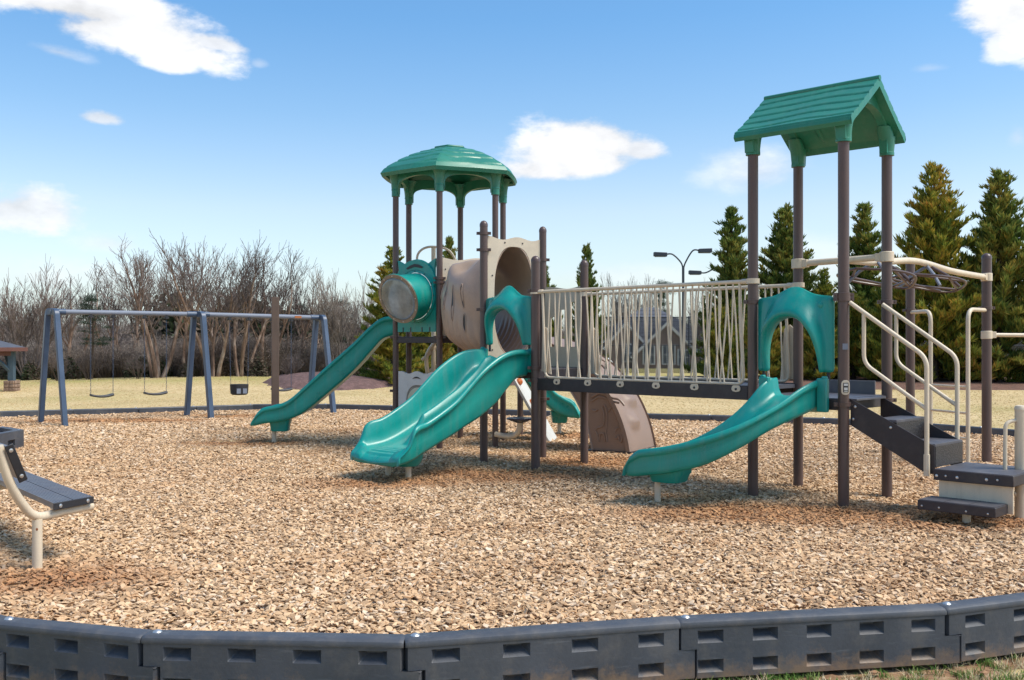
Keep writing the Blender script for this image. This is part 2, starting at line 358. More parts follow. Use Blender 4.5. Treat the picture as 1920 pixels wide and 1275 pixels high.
def lawn_mat():
    m, t, b = nt('dormant_lawn'); c = coord(t)
    n1 = noise(t, .35, 6, .62, c); n2 = noise(t, 9, 6, .72, coord(t, (1, .45, 1))); n3 = noise(t, .13, 4, .55, c)
    col = ramp(t, n1, [(.3, (.38, .26, .12)), (.5, (.58, .41, .21)), (.72, (.70, .53, .30))])
    col = mixc(t, .5, col, ramp(t, n2, [(.32, (.26, .20, .09)), (.5, (.52, .40, .21)), (.7, (.74, .60, .37))]))
    col = mixc(t, ramp(t, n3, [(.52, (0, 0, 0)), (.70, (.35,)*3)]), col, (.30, .29, .08))
    sp = t.nodes.new('ShaderNodeSeparateXYZ'); t.links.new(c, sp.inputs[0]); mr = t.nodes.new('ShaderNodeMapRange'); t.links.new(sp.outputs[1], mr.inputs[0]); mr.inputs[1].default_value = 32.5; mr.inputs[2].default_value = 36
    mu = t.nodes.new('ShaderNodeMath'); mu.operation = 'MULTIPLY'; t.links.new(mr.outputs[0], mu.inputs[0]); t.links.new(ramp(t, n1, [(.35, (.3,)*3), (.6, (.95,)*3)]), mu.inputs[1])
    col = mixc(t, mu.outputs[0], col, (.34, .30, .10))
    t.links.new(col, b.inputs['Base Color']); b.inputs['Roughness'].default_value = 1; b.inputs['Specular IOR Level'].default_value = .1
    bump(t, b, n2, .6, .05); return m
M['lawn'] = lawn_mat()
mb = MB()
xs = [-700, -300, -120, -60] + [x*2 for x in range(-22, 23)] + [60, 120, 300, 700]; ys = [-60, -20, -5, 0, 2, 3.5] + [4+.5*k for k in range(24)] + [16+1.5*k for k in range(24)] + [54, 60, 70, 85, 110, 150, 250, 500, 1200]
vs = [V(x, y, hgt(x, y)) for y in ys for x in xs]; nx = len(xs)
mb.add(vs, [(j*nx+i, j*nx+i+1, (j+1)*nx+i+1, (j+1)*nx+i) for j in range(len(ys)-1) for i in range(nx-1)])
structure(link_mesh('lawn', mb, M['lawn']))

def bed_mat():
    m, t, b = nt('wood_chip_bed'); c = coord(t)
    v = t.nodes.new('ShaderNodeTexVoronoi'); v.inputs['Scale'].default_value = 26; t.links.new(c, v.inputs['Vector'])
    n1 = noise(t, 1.1, 6, .7, c)
    col = ramp(t, v.outputs['Color'], [(.2, (.18, .10, .05)), (.6, (.38, .25, .14)), (.9, (.52, .36, .22))])
    col = mixc(t, .6, col, ramp(t, n1, [(.3, (.16, .10, .055)), (.7, (.36, .26, .16))]))
    t.links.new(col, b.inputs['Base Color']); b.inputs['Roughness'].default_value = 1; bump(t, b, v.outputs['Distance'], .8, .02); return m
M['bed'] = bed_mat()
mb = MB(); step = .5; grid = {}
def bed_v(i, j):
    if (i, j) not in grid:
        x, y = i*step, j*step; grid[(i, j)] = len(mb.v); mb.v.append((x, y, chip_h(x, y)-.012))
    return grid[(i, j)]
for i in range(-28, 20):
    for j in range(9, 49):
        cs = [inside((i+a)*step, (j+b)*step) for a in (0, 1) for b in (0, 1)]
        if all(cs): mb.f.append((bed_v(i, j), bed_v(i+1, j), bed_v(i+1, j+1), bed_v(i, j+1))); mb.mi.append(0)
# rim strip joining the grid to the ring (a fan of quads down to the border line)
cen = V(-1.5, 14.0, 0)
o = len(mb.v); n = len(RING)
for p in RING:
    q = p+(cen-p).normalized()*1.3
    mb.v.append((p.x, p.y, -.016)); mb.v.append((q.x, q.y, -.045))
for k in range(n):
    a, b_ = o+2*k, o+2*((k+1) % n); mb.f.append((a, b_, b_+1, a+1)); mb.mi.append(0)
structure(link_mesh('wood_chip_ground', mb, M['bed']))

# ---- wood chips (uncountable): instanced on points
def chip_mat():
    m, t, b = nt('wood_chip'); oi = t.nodes.new('ShaderNodeObjectInfo')
    col = ramp(t, oi.outputs['Random'], [(0, (.12, .065, .035)), (.10, (.26, .15, .08)), (.26, (.47, .28, .145)), (.5, (.65, .405, .215)), (.78, (.83, .58, .35)), (.93, (.80, .65, .50)), (1, (.55, .28, .11))])
    g = t.nodes.new('ShaderNodeNewGeometry'); n1 = noise(t, .55, 5, .65, g.outputs['Position'])
    # damp, browner patches where the chips are scuffed
    col = mixc(t, ramp(t, n1, [(.50, (0, 0, 0)), (.68, (.75,)*3)]), col, mixc(t, 1., col, (.78, .60, .44), 'MULTIPLY'))
    # damp scuffed hollows at the slide exits and under the swings, where feet dig up the lower layer; plus shade painted brown in front of the structure
    sp = t.nodes.new('ShaderNodeSeparateXYZ'); t.links.new(g.outputs['Position'], sp.inputs[0]); tot = None
    def mth(op, a, b=None):
        n = t.nodes.new('ShaderNodeMath'); n.operation = op
        for i, q in enumerate((a, b)):
            if q is None: continue
            if isinstance(q, (int, float)): n.inputs[i].default_value = q
            else: t.links.new(q, n.inputs[i])
        return n.outputs[0]
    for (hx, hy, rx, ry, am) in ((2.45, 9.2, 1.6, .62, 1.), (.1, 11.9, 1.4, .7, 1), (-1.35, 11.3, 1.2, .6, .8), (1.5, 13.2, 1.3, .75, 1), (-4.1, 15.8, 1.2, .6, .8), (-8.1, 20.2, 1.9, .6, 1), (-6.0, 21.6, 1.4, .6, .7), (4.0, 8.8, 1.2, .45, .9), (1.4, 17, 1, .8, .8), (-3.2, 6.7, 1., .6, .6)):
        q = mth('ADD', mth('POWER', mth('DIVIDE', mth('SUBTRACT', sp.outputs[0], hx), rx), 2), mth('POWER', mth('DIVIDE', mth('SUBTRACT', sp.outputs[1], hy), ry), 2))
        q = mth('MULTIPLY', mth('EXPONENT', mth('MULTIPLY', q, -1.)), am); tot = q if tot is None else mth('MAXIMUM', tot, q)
    tot = mth('MULTIPLY', tot, mth('ADD', .35, n1)); wet_shade = ramp(t, tot, [(.15, (0, 0, 0)), (.55, (1, 1, 1))])
    col = mixc(t, wet_shade, col, mixc(t, 1., col, (.56, .31, .13), 'MULTIPLY'))
    n2 = noise(t, 55, 3, .6, coord(t, (1, 6, 1))); col = mixc(t, .35, col, ramp(t, n2, [(.35, (.34, .20, .10)), (.65, (.84, .62, .40))]))
    t.links.new(col, b.inputs['Base Color']); b.inputs['Roughness'].default_value = .85; b.inputs['Specular IOR Level'].default_value = .25; return m
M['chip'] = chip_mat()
chipcol = bpy.data.collections.new('chip_shapes')
for k in range(8):
    rng = random.Random(k+50); mbc = MB(); L = .5; Wd = rng.uniform(.20, .34); bend = rng.uniform(-.10, .16); tw = rng.uniform(-.35, .35); rings = []
    for i in range(4):
        x = -L+2*L*i/3; w = Wd*(rng.uniform(.35, .7) if i in (0, 3) else rng.uniform(.85, 1.1)); z = bend*(1-(x/L)**2); a = tw*x; th = .055
        c, s = math.cos(a), math.sin(a); sh = rng.uniform(-.05, .05)
        rings.append([V(x, sh-w*c, z-w*s-th), V(x, sh+w*c, z+w*s-th), V(x, sh+w*c*.9, z+w*s+th), V(x, sh-w*c*.9, z-w*s+th)])
    mbc.loft(rings, cap=True); o = link_mesh('chip', mbc, M['chip'], smooth=False); COL.objects.unlink(o); chipcol.objects.link(o)
def scatter(name, pts, rots, scales, coll, mat, kind='stuff'):
    me = bpy.data.meshes.new(name); me.from_pydata([tuple(p) for p in pts], [], [])
    a = me.attributes.new('rot', 'FLOAT_VECTOR', 'POINT'); a.data.foreach_set('vector', np.asarray(rots, dtype=np.float32).ravel())
    a = me.attributes.new('scl', 'FLOAT', 'POINT'); a.data.foreach_set('value', np.asarray(scales, dtype=np.float32).ravel())
    me.materials.append(mat)
    o = bpy.data.objects.new(name, me); COL.objects.link(o); o['kind'] = kind
    g = bpy.data.node_groups.new(name, 'GeometryNodeTree'); g.interface.new_socket('Geometry', in_out='INPUT', socket_type='NodeSocketGeometry'); g.interface.new_socket('Geometry', in_out='OUTPUT', socket_type='NodeSocketGeometry')
    N = g.nodes; Lk = g.links; gi = N.new('NodeGroupInput'); go = N.new('NodeGroupOutput'); ip = N.new('GeometryNodeInstanceOnPoints'); ci = N.new('GeometryNodeCollectionInfo')
    ci.inputs[0].default_value = coll; ci.inputs[1].default_value = True; ci.inputs[2].default_value = True
    m2p = N.new('GeometryNodeMeshToPoints'); Lk.new(gi.outputs[0], m2p.inputs[0]); Lk.new(m2p.outputs[0], ip.inputs['Points']); Lk.new(ci.outputs[0], ip.inputs['Instance'])
    ip.inputs['Pick Instance'].default_value = True
    ri = N.new('FunctionNodeRandomValue'); ri.data_type = 'INT'; ri.inputs[4].default_value = 0; ri.inputs[5].default_value = len(coll.objects)-1
    Lk.new(ri.outputs[2], ip.inputs['Instance Index'])
    for nm, ty, sock in (('rot', 'FLOAT_VECTOR', 'Rotation'), ('scl', 'FLOAT', 'Scale')):
        na = N.new('GeometryNodeInputNamedAttribute'); na.data_type = ty; na.inputs[0].default_value = nm
        Lk.new(na.outputs[0], ip.inputs[sock])
    Lk.new(ip.outputs[0], go.inputs[0]); md = o.modifiers.new('scatter', 'NODES'); md.node_group = g; return o
def inside_np(x, y, poly):
    c = np.zeros(len(x), bool); n = len(poly)
    for i in range(n):
        a, b = poly[i], poly[i-1]
        with np.errstate(divide='ignore', invalid='ignore'):
            m = ((a.y > y) != (b.y > y)) & (x < (b.x-a.x)*(y-a.y)/(b.y-a.y+1e-12)+a.x)
        c ^= m
    return c
rng = np.random.default_rng(3); P = []; S = []
for (y0, y1, dens, s0, s1) in ((4.9, 8.0, 2600, .030, .058), (8.0, 11.5, 2100, .030, .056), (11.5, 16, 1400, .034, .060), (16, 24, 650, .046, .078)):
    xw = lambda y: .56*y+1.2
    n = int((y1-y0)*2*xw(y1)*dens); x = rng.uniform(-xw(y1), xw(y1), n); y = rng.uniform(y0, y1, n)
    k = (np.abs(x) < .56*y+1.0) & inside_np(x, y, RING); x, y = x[k], y[k]
    P.append(np.stack([x, y], 1)); S.append(rng.uniform(s0, s1, len(x))*np.where(rng.random(len(x)) < .25, .62, 1))
P = np.concatenate(P); S = np.concatenate(S)
hz = np.array([chip_h(a, b) for a, b in P]); hz += rng.uniform(-.012, .018, len(P))
PTS = np.concatenate([P, hz[:, None]], 1)
ROT = np.stack([rng.normal(0, .36, len(P)), rng.normal(0, .32, len(P)), rng.uniform(0, 6.283, len(P))], 1)
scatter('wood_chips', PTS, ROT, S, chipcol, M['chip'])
print('chips', len(P))

# ================================================================== BORDER TIMBERS
def timber(L, dep=.11, fine=True):
    """plastic landscape timber: x along, front at -y, z 0..0.31; upper half 0..L, lower half shifted by 0.1"""
    mb = MB(); f = -dep/2; bk = dep/2; dz = .155; pz = ((.030, .098), (.186, .254)); npk = max(2, round(L/.34)); pw = .145
    for row, (x0, x1, z0, z1) in enumerate(((.10, L+.085, 0, dz), (.012, L-.006, dz, .272))):
        cs = [L*(k+.5)/npk+.02 for k in range(npk)]; xs = [x0]
        for c in cs: xs += [c-pw/2, c+pw/2]
        xs.append(x1); a, b = pz[row]; zs = [z0, a, b, z1]
        for i in range(len(xs)-1):
            for j in range(3):
                X0, X1, Z0, Z1 = xs[i], xs[i+1], zs[j], zs[j+1]
                if i % 2 == 1 and j == 1:
                    d = .062; o = [(X0, f, Z0), (X1, f, Z0), (X1, f, Z1), (X0, f, Z1)]
                    q = [(X0+.036, f+d, Z1-.026), (X1-.036, f+d, Z1-.026), (X1-.020, f+d, Z1-.003), (X0+.020, f+d, Z1-.003)]
                    mb.add(o+q, [(0, 1, 5, 4), (1, 2, 6, 5), (2, 3, 7, 6), (3, 0, 4, 7), (4, 5, 6, 7)])
                else: mb.add([(X0, f, Z0), (X1, f, Z0), (X1, f, Z1), (X0, f, Z1)], [(0, 1, 2, 3)])
        mb.add([(x0, bk, z0), (x1, bk, z0), (x1, bk, z1), (x0, bk, z1)], [(0, 3, 2, 1)])
        # ends, bulged slightly
        for x, s in ((x0, -1), (x1, 1)):
            ring = [(x+s*.012*math.sin(math.pi*k/6), f+dep*k/6, 0) for k in range(7)]
            mb.add([(a_, b_, z0) for a_, b_, _ in ring]+[(a_, b_, z1) for a_, b_, _ in ring], [(k, k+1, 8+k, 7+k) for k in range(6)])
        if row == 0:
            mb.add([(L-.02, f, z1-.004), (x1+.012, f, z1-.004), (x1+.012, bk, z1-.004), (L-.02, bk, z1-.004)], [(0, 1, 2, 3)])
    x0, x1 = .012, L-.006; rt = [(f-.004, .272), (f-.006, .286), (f-.001, .299), (f+.014, .308), (f+.03, .311), (bk-.03, .311), (bk-.012, .307), (bk, .29), (bk, .272)]
    xe = [(x0-.012, .82), (x0-.004, .95), (x0+.012, 1.0), (x1-.012, 1.0), (x1+.006, .95), (x1+.014, .82)]
    mb.loft([[V(x, y*(.6+.4*k), .272+(z-.272)*k) for (y, z) in rt] for x, k in xe], closed=False)
    for x, k in (xe[0], xe[-1]): mb.add([(x, y*(.6+.4*k), .272+(z-.272)*k) for (y, z) in rt], [tuple(range(len(rt)))])
    return mb
cap_src = None
def add_timber(A, B, label, group, zb=-.187, fine=True):
    global cap_src
    d = B-A; L = d.length; ang = math.atan2(d.y, d.x)
    # outside (front face) away from the centre
    nrm = V(d.y, -d.x, 0).normalized()
    if nrm.dot(cen-(A+B)/2) > 0: A, B = B, A; d = B-A; ang = math.atan2(d.y, d.x)
    e = empty('border_timber', V(A.x, A.y, zb), label, 'border timber', group); e.rotation_euler = (0, 0, ang)
    o = link_mesh('timber_body', timber(L, .13 if fine else .11), M['border'], bevel=.0 if not fine else .003, sharp=30); o.parent = e
    if cap_src is None:
        c = MB(); c.lathe((0, 0, 0), [(.024, 0), (.024, .003), (.018, .010), (.008, .014), (.001, .015)], 14)
        cap_src = link_mesh('stake_cap', c, M['steel']); cap_src.parent = e; cap_src.location = (.058, 0, .309)
    else: share('stake_cap', cap_src, e, (.058, 0, .309))
    c = MB(); c.lathe((.058, 0, .3085), [(.034, 0), (.034, .0015), (.026, .0015), (.026, 0)], 18)
    q = link_mesh('stake_hole', c, M['black']); q.parent = e
    return e
front_lab = ['cropped dark grey timber at the far left end of the near border', 'dark grey timber with grass at its foot, second from the left along the near border',
             'dark grey timber directly left of the middle joint in the near border', 'long dark grey timber with pale stake cap at the middle of the near border',
             'dark grey timber with muddy lower pockets, below the small right slide in the near border', 'cropped dark grey timber closing the near border at the right edge of the photo']
for i in range(len(RING_FRONT)-1):
    add_timber(RING[i], RING[i+1], front_lab[i], 'plastic timbers along the near border')
nf = len(RING_FRONT); k = 0
segs = []
for i in range(nf-1, len(RING)):
    a, b = RING[i], RING[(i+1) % len(RING)]; n = max(1, round((b-a).length/1.3))
    for q in range(n): segs.append((a+(b-a)*(q/n), a+(b-a)*((q+1)/n)))
vis = [s for s in segs if abs((s[0]+s[1]).x/2) < .52*(s[0]+s[1]).y/2+.4 and s[0].y > 13]
vis.sort(key=lambda s: (s[0].x+s[1].x)/(s[0].y+s[1].y))
ords = ['leftmost', 'second', 'third', 'fourth', 'fifth', 'sixth', 'seventh', 'eighth', 'ninth', 'tenth', 'eleventh', 'twelfth']
for j, s in enumerate(vis):
    r = len(vis)-1-j
    if j < 12: lb = f'thin dark border timber on the far edge of the chips, {ords[j]}' + (' of them' if j == 0 else ' counted from the left')
    elif r < 12: lb = f'low blue grey timber on the far edge before the lawn, {"rightmost of them" if r == 0 else ords[r]+" counted from the right"}'
    else: lb = 'far border timber hidden mostly behind the play structure posts'
    add_timber(s[0], s[1], lb, 'plastic timbers along the far border', zb=-.18, fine=False)

# octagonal planter ring of timbers at left
oc = V(-8.32, 14.75, 0)
e = empty('octagonal_planter', oc-V(0, 0, .035), 'low grey octagonal ring of pocketed plastic timbers behind the bench', 'planter')
ro = .98
for k in range(8):
    a0 = R(22.5+45*k); a1 = a0+R(45); p = V(math.cos(a0), math.sin(a0), 0)*ro; q = V(math.cos(a1), math.sin(a1), 0)*ro; d = q-p; L = d.length
    mbp = MB(); ti = V(-d.y, d.x, 0).normalized(); dd = d.normalized(); Z = V(0, 0, 1)
    inn = lambda v: v+(-v).normalized()*.14
    # outer wall with one pocket, inner wall with two rows of dark openings
    xs = [0, L*.36, L*.64, L]; zs = [0, .1, .19, .31]
    for i in range(3):
        for j in range(3):
            c4 = [p+dd*xs[i]+Z*zs[j], p+dd*xs[i+1]+Z*zs[j], p+dd*xs[i+1]+Z*zs[j+1], p+dd*xs[i]+Z*zs[j+1]]
            if i == 1 and j == 1: mbp.add(c4+[c+ti*.06 for c in c4], [(0, 1, 5, 4), (1, 2, 6, 5), (2, 3, 7, 6), (3, 0, 4, 7), (4, 5, 6, 7)])
            else: mbp.add(c4, [(0, 1, 2, 3)])
    pi, qi = inn(p), inn(q); L2 = (qi-pi).length; xs2 = [0, .08*L2, .24*L2, .38*L2, .54*L2, .68*L2, .84*L2, L2]; zs2 = [0, .04, .12, .18, .26, .31]
    for i in range(7):
        for j in range(5):
            c4 = [pi+dd*xs2[i]+Z*zs2[j], pi+dd*xs2[i+1]+Z*zs2[j], pi+dd*xs2[i+1]+Z*zs2[j+1], pi+dd*xs2[i]+Z*zs2[j+1]]
            if i % 2 == 1 and j % 2 == 1: mbp.add(c4+[c-ti*.05 for c in c4], [(0, 1, 5, 4), (1, 2, 6, 5), (2, 3, 7, 6), (3, 0, 4, 7), (4, 5, 6, 7)])
            else: mbp.add(c4, [(0, 3, 2, 1)])
    mbp.add([p+Z*.31, q+Z*.31, qi+Z*.31, pi+Z*.31], [(0, 1, 2, 3)])
    o = link_mesh('planter_side', mbp, M['border'], bevel=.006); o.parent = e
    c = MB(); c.lathe((p+(-p).normalized()*.07)+Z*.311, [(.02, 0), (.02, .004), (.001, .012)], 10); o = link_mesh('stake_cap', c, M['steel']); o.parent = e

# ================================================================== BENCH
Bd = V(-.64, .77, 0).normalized(); Bw = V(.40, .915, 0).normalized()      # along the bench, across the seat
Bs = V(-3.23, 7.02, .46)
e = empty('park_bench', V(-3.29, 6.95, 0), 'bench with dark ribbed planks on a bent beige pipe frame', 'bench')
Lb = 2.0; wseat = .35
def plank(org, dL, dW, nW, width, n_rib, name):
    mbp = MB(); up = nW; th = .035
    prof = [(0, 0), (0, -th), (width, -th), (width, 0)]; k = n_rib; top = []
    for i in range(k):
        a = width*(i+.12)/k; b = width*(i+.88)/k; top += [(width-a, 0), (width-a, .004), (width-b, .004), (width-b, 0)]
    prof = [(0, -th), (width, -th)]+top
    mbp.prism([org+dW*x+up*z for x, z in prof], dL*Lb); return part(name, mbp, M['bench'], e, sharp=20)
plank(Bs, Bd, Bw, V(0, 0, 1), wseat*.49, 8, 'seat_plank'); plank(Bs+Bw*wseat*.51, Bd, Bw, V(0, 0, 1), wseat*.49, 8, 'seat_plank')
mbp = MB(); mbp.box(Bs+Bw*wseat/2-Bd*.006+V(0, 0, -.018), (.012, wseat+.012, .052), axes=(Bd, Bw, V(0, 0, 1))); sc = part('seat_end_cap', mbp, M['black'], e, bevel=.004)
for t in (.055, .30):
    c = MB(); c.lathe(Bs+Bw*t-Bd*.012+V(0, 0, -.018), [(.014, 0), (.014, .004), (.006, .007)], 12, axes=(Bw, V(0, 0, 1), -Bd)); part('bolt', c, M['steel'], sc)
bt = Bs-Bw*.24-Bd*.0; lean = (V(0, 0, 1)-Bw*.46).normalized(); bo = bt+V(0, 0, .205)
plank(bo, Bd, lean, Bw, .26, 10, 'backrest_plank')
c0 = bo+lean*.13-Bd*.006-Bw*.018
mbp = MB(); mbp.box(c0, (.012, .285, .06), axes=(Bd, lean, lean.cross(Bd))); bc = part('backrest_end_cap', mbp, M['black'], e, bevel=.006)
for t in (-.10, .10):
    c = MB(); c.lathe(c0+lean*t-Bd*.006, [(.014, 0), (.014, .004), (.006, .007)], 12, axes=(lean, lean.cross(Bd), -Bd)); part('bolt', c, M['steel'], bc)
for off in (.06, 1.75):
    o3 = Bs+Bd*off+V(0, 0, -.075)
    pts = [o3+Bw*.36, o3+Bw*.10, o3-Bw*.12, o3-Bw*.24+V(0, 0, .10), o3-Bw*.35+V(0, 0, .28), o3-Bw*.43+V(0, 0, .52)]
    c = MB(); c.tube(smooth_path(pts, 6), .031, 16); part('frame_pipe', c, M['beige'], e)
    c = MB(); c.cyl(o3-Bw*.12+V(0, 0, -.02), V(o3.x-Bw.x*.12, o3.y-Bw.y*.12, -.05), .034, 18); lg = part('leg', c, M['beige'], e)
    c = MB(); c.box(o3+Bw*.15+V(0, 0, .035), (.06, .30, .008), axes=(Bd, Bw, V(0, 0, 1))); part('seat_bracket', c, M['beige'], e)
    if off < 1:
        c = MB(); q = V(o3.x-Bw.x*.12, o3.y-Bw.y*.12, .30)+V(.012, -.0325, 0); c.lathe(q, [(.010, 0), (.004, .002)], 9, axes=(V(0, 0, 1), V(1, 0, 0), V(.35, -.93, 0))); part('rust_spot', c, M['rust'], lg)

# ================================================================== SWING SET
S0, S1, S2 = V(-9.0, 19.5, 2.2), V(-6.72, 21.3, 2.2), V(-4.42, 22.95, 2.17)
e = empty('swing_set', V(-6.7, 21.3, 0), 'long blue grey swing frame with three bent leg pairs and a pale top pipe', 'swing set')
def bipod(T, A, B, dirn):
    for q, P in enumerate((A, B)):
        side = (P-V(T.x, T.y, 0)); side.z = 0; side = side.normalized()
        pts = fillet([T+side*.0, T+side*.17, V(P.x, P.y, -.05)], .20, 8)
        c = MB(); ax = dirn.normalized(); rings = []
        for i, p in enumerate(pts):
            a = pts[max(i-1, 0)]; b = pts[min(i+1, len(pts)-1)]; t = (b-a).normalized(); n = ax.cross(t).normalized()
            rings.append([p+ax*sx*.05+n*sn*.065 for sx, sn in ((-1, -1), (1, -1), (1, 1), (-1, 1))])
        c.loft(rings, cap=True); part('leg', c, M['swing'], e, bevel=.012, label='leg pair end' if False else None)
ax = (S2-S0).normalized(); pr = V(ax.y, -ax.x, 0).normalized()
def foot(px, py): return gnd(px, py)
bipod(S0, foot(76, 793), foot(122, 798), ax); bipod(S1, foot(350, 780), foot(396, 784), ax); bipod(S2, V(-4.75, 23.3, 0), foot(626, 775), ax)
for a, b in ((S0, S1), (S1, S2)):
    d = (b-a).normalized(); c = MB(); c.cyl(a+d*.16, b-d*.12, .05, 18); part('top_pipe', c, M['galv'], e)
    for s_, t_ in ((a, 1), (b, -1)):
        c = MB(); c.cyl(s_-d*t_*.05, s_+d*t_*.24, .062, 18); part('pipe_sleeve', c, M['swing'], e)
c = MB(); dd = (S2-S1).normalized(); c.box(S1+dd*((S2-S1).length*.80)-pr*-.052, (.16, .006, .05), axes=(dd, pr, V(0, 0, 1))); part('rusty_badge', c, M['rust'], e, label='small rust red badge on the top pipe')
def beam_at(px):
    for a, b in ((S0, S1), (S1, S2)):
        k = (px-CX)/F; den = (b.x-a.x)-k*(b.y-a.y); t = (k*a.y-a.x)/den
        if -.02 <= t <= 1.0: return a+(b-a)*t, (b-a).normalized()
def swing(p0, p1, zs, label, bucket=False, chain=True):
    a, d = beam_at(p0); b, _ = beam_at(p1); mid = (a+b)/2
    s = empty('swing', V(mid.x, mid.y, zs), label, 'swing', 'swings hanging from the swing frame')
    hw = (b-a).length/2; w = V(d.y, -d.x, 0)
    if not bucket:
        rings = []
        for i in range(9):
            t = -1+2*i/8; p = V(mid.x, mid.y, zs+.035*t*t)+d*hw*t
            rings.append([p+w*x+V(0, 0, z) for x, z in ((-.075, -.022), (.075, -.022), (.085, .0), (.075, .022), (-.075, .022), (-.085, 0))])
        c = MB(); c.loft(rings, cap=True); part('seat', c, M['black'], s)
    else:
        c = MB(); hw = .19; hh = [(.15, -.17), (.19, -.14), (.20, .0), (.205, .06), (.19, .065), (.175, .0), (.165, -.10)]
        rings = []
        for r, h in hh:
            rings.append([V(mid.x, mid.y, zs+h)+d*(r*math.cos(2*math.pi*k/20))+w*(r*.8*math.sin(2*math.pi*k/20)) for k in range(20)])
        c.loft(rings, cap=True); part('bucket_seat', c, M['black'], s)
        for k in (-.07, .07):
            c = MB(); c.box(V(mid.x, mid.y, zs-.08)+d*k+w*.155, (.09, .012, .11), axes=(d, w, V(0, 0, 1))); part('leg_hole', c, M['galv'], s)
    for t in (-1, 1):
        lo = V(mid.x, mid.y, zs+.04)+d*hw*t; hi = (a if t < 0 else b)+V(0, 0, -.10); c = MB(); L = (hi-lo).length; n = int(L/.045)
        for k in range(n):
            p = lo+(hi-lo)*((k+.5)/n); u1 = d if k % 2 else w; h = L/n*.62
            c.tube([p+V(0, 0, h)+u1*.0, p+u1*.009+V(0, 0, h*.6), p+u1*.009-V(0, 0, h*.6), p-V(0, 0, h), p-u1*.009-V(0, 0, h*.6), p-u1*.009+V(0, 0, h*.6)], .0026, 4, closed=True)
        part('chain', c, M['swing'], s)
        c = MB(); c.box((a if t < 0 else b)+V(0, 0, -.045), (.05, .07, .12), axes=(d, w, V(0, 0, 1))); c.cyl((a if t < 0 else b)+V(0, 0, -.09)-d*.05, (a if t < 0 else b)+V(0, 0, -.09)+d*.05, .022, 10); part('hanger', c, M['black'], s)
swing(170, 212, .51, 'black strap swing seat nearest the left leg pair')
swing(271, 312, .52, 'black strap swing seat hanging in the middle of the left swing bay')
swing(430, 467, .62, 'black bucket toddler swing hanging right of the middle leg pair', True)
swing(510, 546, .52, 'black strap swing seat partly behind the square brown post')
c = MB(); c.box(V(-4.28, 18, 1.19), (.13, .13, 2.46), rot=.3); o = tag(link_mesh('wooden_post', c, M['wood_post'], V(-4.28, 18, 0), bevel=.006), 'square brown wooden post standing in the chips before the swings', 'post'); o.location = (-4.28, 18, 0)
# ================================================================== PLAY STRUCTURE
UZ = V(0, 0, 1)
u = V(-.7071, .7071, 0); v = V(.7071, .7071, 0)
P1 = V(3.21, 9.64, 0); P2 = V(3.90, 10.36, 0); P3 = V(2.50, 10.33, 0); P4 = V(3.17, 11.03, 0)
PL = V(.297, 12.55, 0); PR = V(.955, 13.16, 0); PN = V(-.378, 13.33, 0); PQ = V(.425, 13.75, 0)
HC = V(-.975, 15.8, 0); HEX = [HC+V(math.cos(R(-97+60*k)), math.sin(R(-97+60*k)), 0)*.9 for k in range(6)]
# HEX: 0 front, 1 right-front(-37), 2 right-back(23), 3 back(83), 4 back-left(143), 5 left(203)
PS = empty('play_structure', V(1.4, 12.5, 0), 'large playground climber with green slides, two green roofed towers and a slatted beige bridge', 'play structure')
def pp(name, mb, mat, parent=PS, **k): return part(name, mb, mat, parent, **k)
def clamp(p, z, parent, mat='brown', r=.057):
    c = MB(); q = V(p.x, p.y, z); c.lathe(q, [(r+.002, -.022), (r+.011, -.020), (r+.012, .020), (r+.002, .022)], 20)
    c.box(q+V(r+.022, 0, 0), (.045, .03, .038)); c.box(q+V(-r-.022, 0, 0), (.045, .03, .038))
    c.cyl(q+V(r+.028, -.026, 0), q+V(r+.028, .026, 0), .008, 8); c.cyl(q+V(-r-.028, -.026, 0), q+V(-r-.028, .026, 0), .008, 8)
    return pp('clamp', c, M[mat], parent)
def post(p, z, r=.055, clamps=(), cap=True, mat='brown'):
    c = MB(); prof = [(r, -.06), (r, z-.05)]
    if cap: prof += [(r+.003, z-.05), (r+.003, z-.02), (r*.92, z), (r*.6, z+.022), (r*.1, z+.032)]
    else: prof += [(r, z)]
    c.lathe(V(p.x, p.y, 0), prof, 24); o = pp('post', c, M[mat])
    for cz in clamps: clamp(p, cz, o, r=r)
    return o
po = post(P1, 3.6, .053, (1.0, 2.02, 2.06), False)
# sticker and age plate on the nearest post
c = MB(); q = P1+V(-.002, -.056, 1.165)
c.add([q+V(x, -.004-.0*abs(x), z) for x, z in [(.042*math.cos(R(a))*(1), .068*(1 if math.sin(R(a)) > 0 else -1)*abs(math.sin(R(a)))**.5) for a in range(0, 360, 20)]], [tuple(range(18))]); c2 = MB(); poly = [q+V(x, 0, z) for x, z in [(.042*math.cos(R(a)), .072*(1 if math.sin(R(a)) > 0 else -1)*abs(math.sin(R(a)))**.45) for a in range(0, 360, 20)]]
c2.prism(poly, V(0, -.008, 0)); pl = pp('warning_plate', c2, M['beige_panel'], po, bevel=.003)
c = MB(); c.box(q+V(.002, -.0098, 0), (.050, .003, .092)); ps = pp('warning_sticker', c, M['black'], po)
c = MB(); c.box(q+V(.002, -.0120, .028), (.038, .002, .022)); c.box(q+V(.002, -.0120, -.012), (.034, .002, .026)); c.box(q+V(.002, -.0120, -.036), (.034, .002, .008)); pp('sticker_print', c, M['white'], po)
c = MB(); c.box(q+V(.0, .0005, .395), (.052, .004, .058)); pp('clear_label', c, M['galv'], po)
post(P2, 3.6, .053, (1.0, 2.02), False); post(P3, 3.6, .053, (2.02,), False); post(P4, 3.6, .053, (), False)
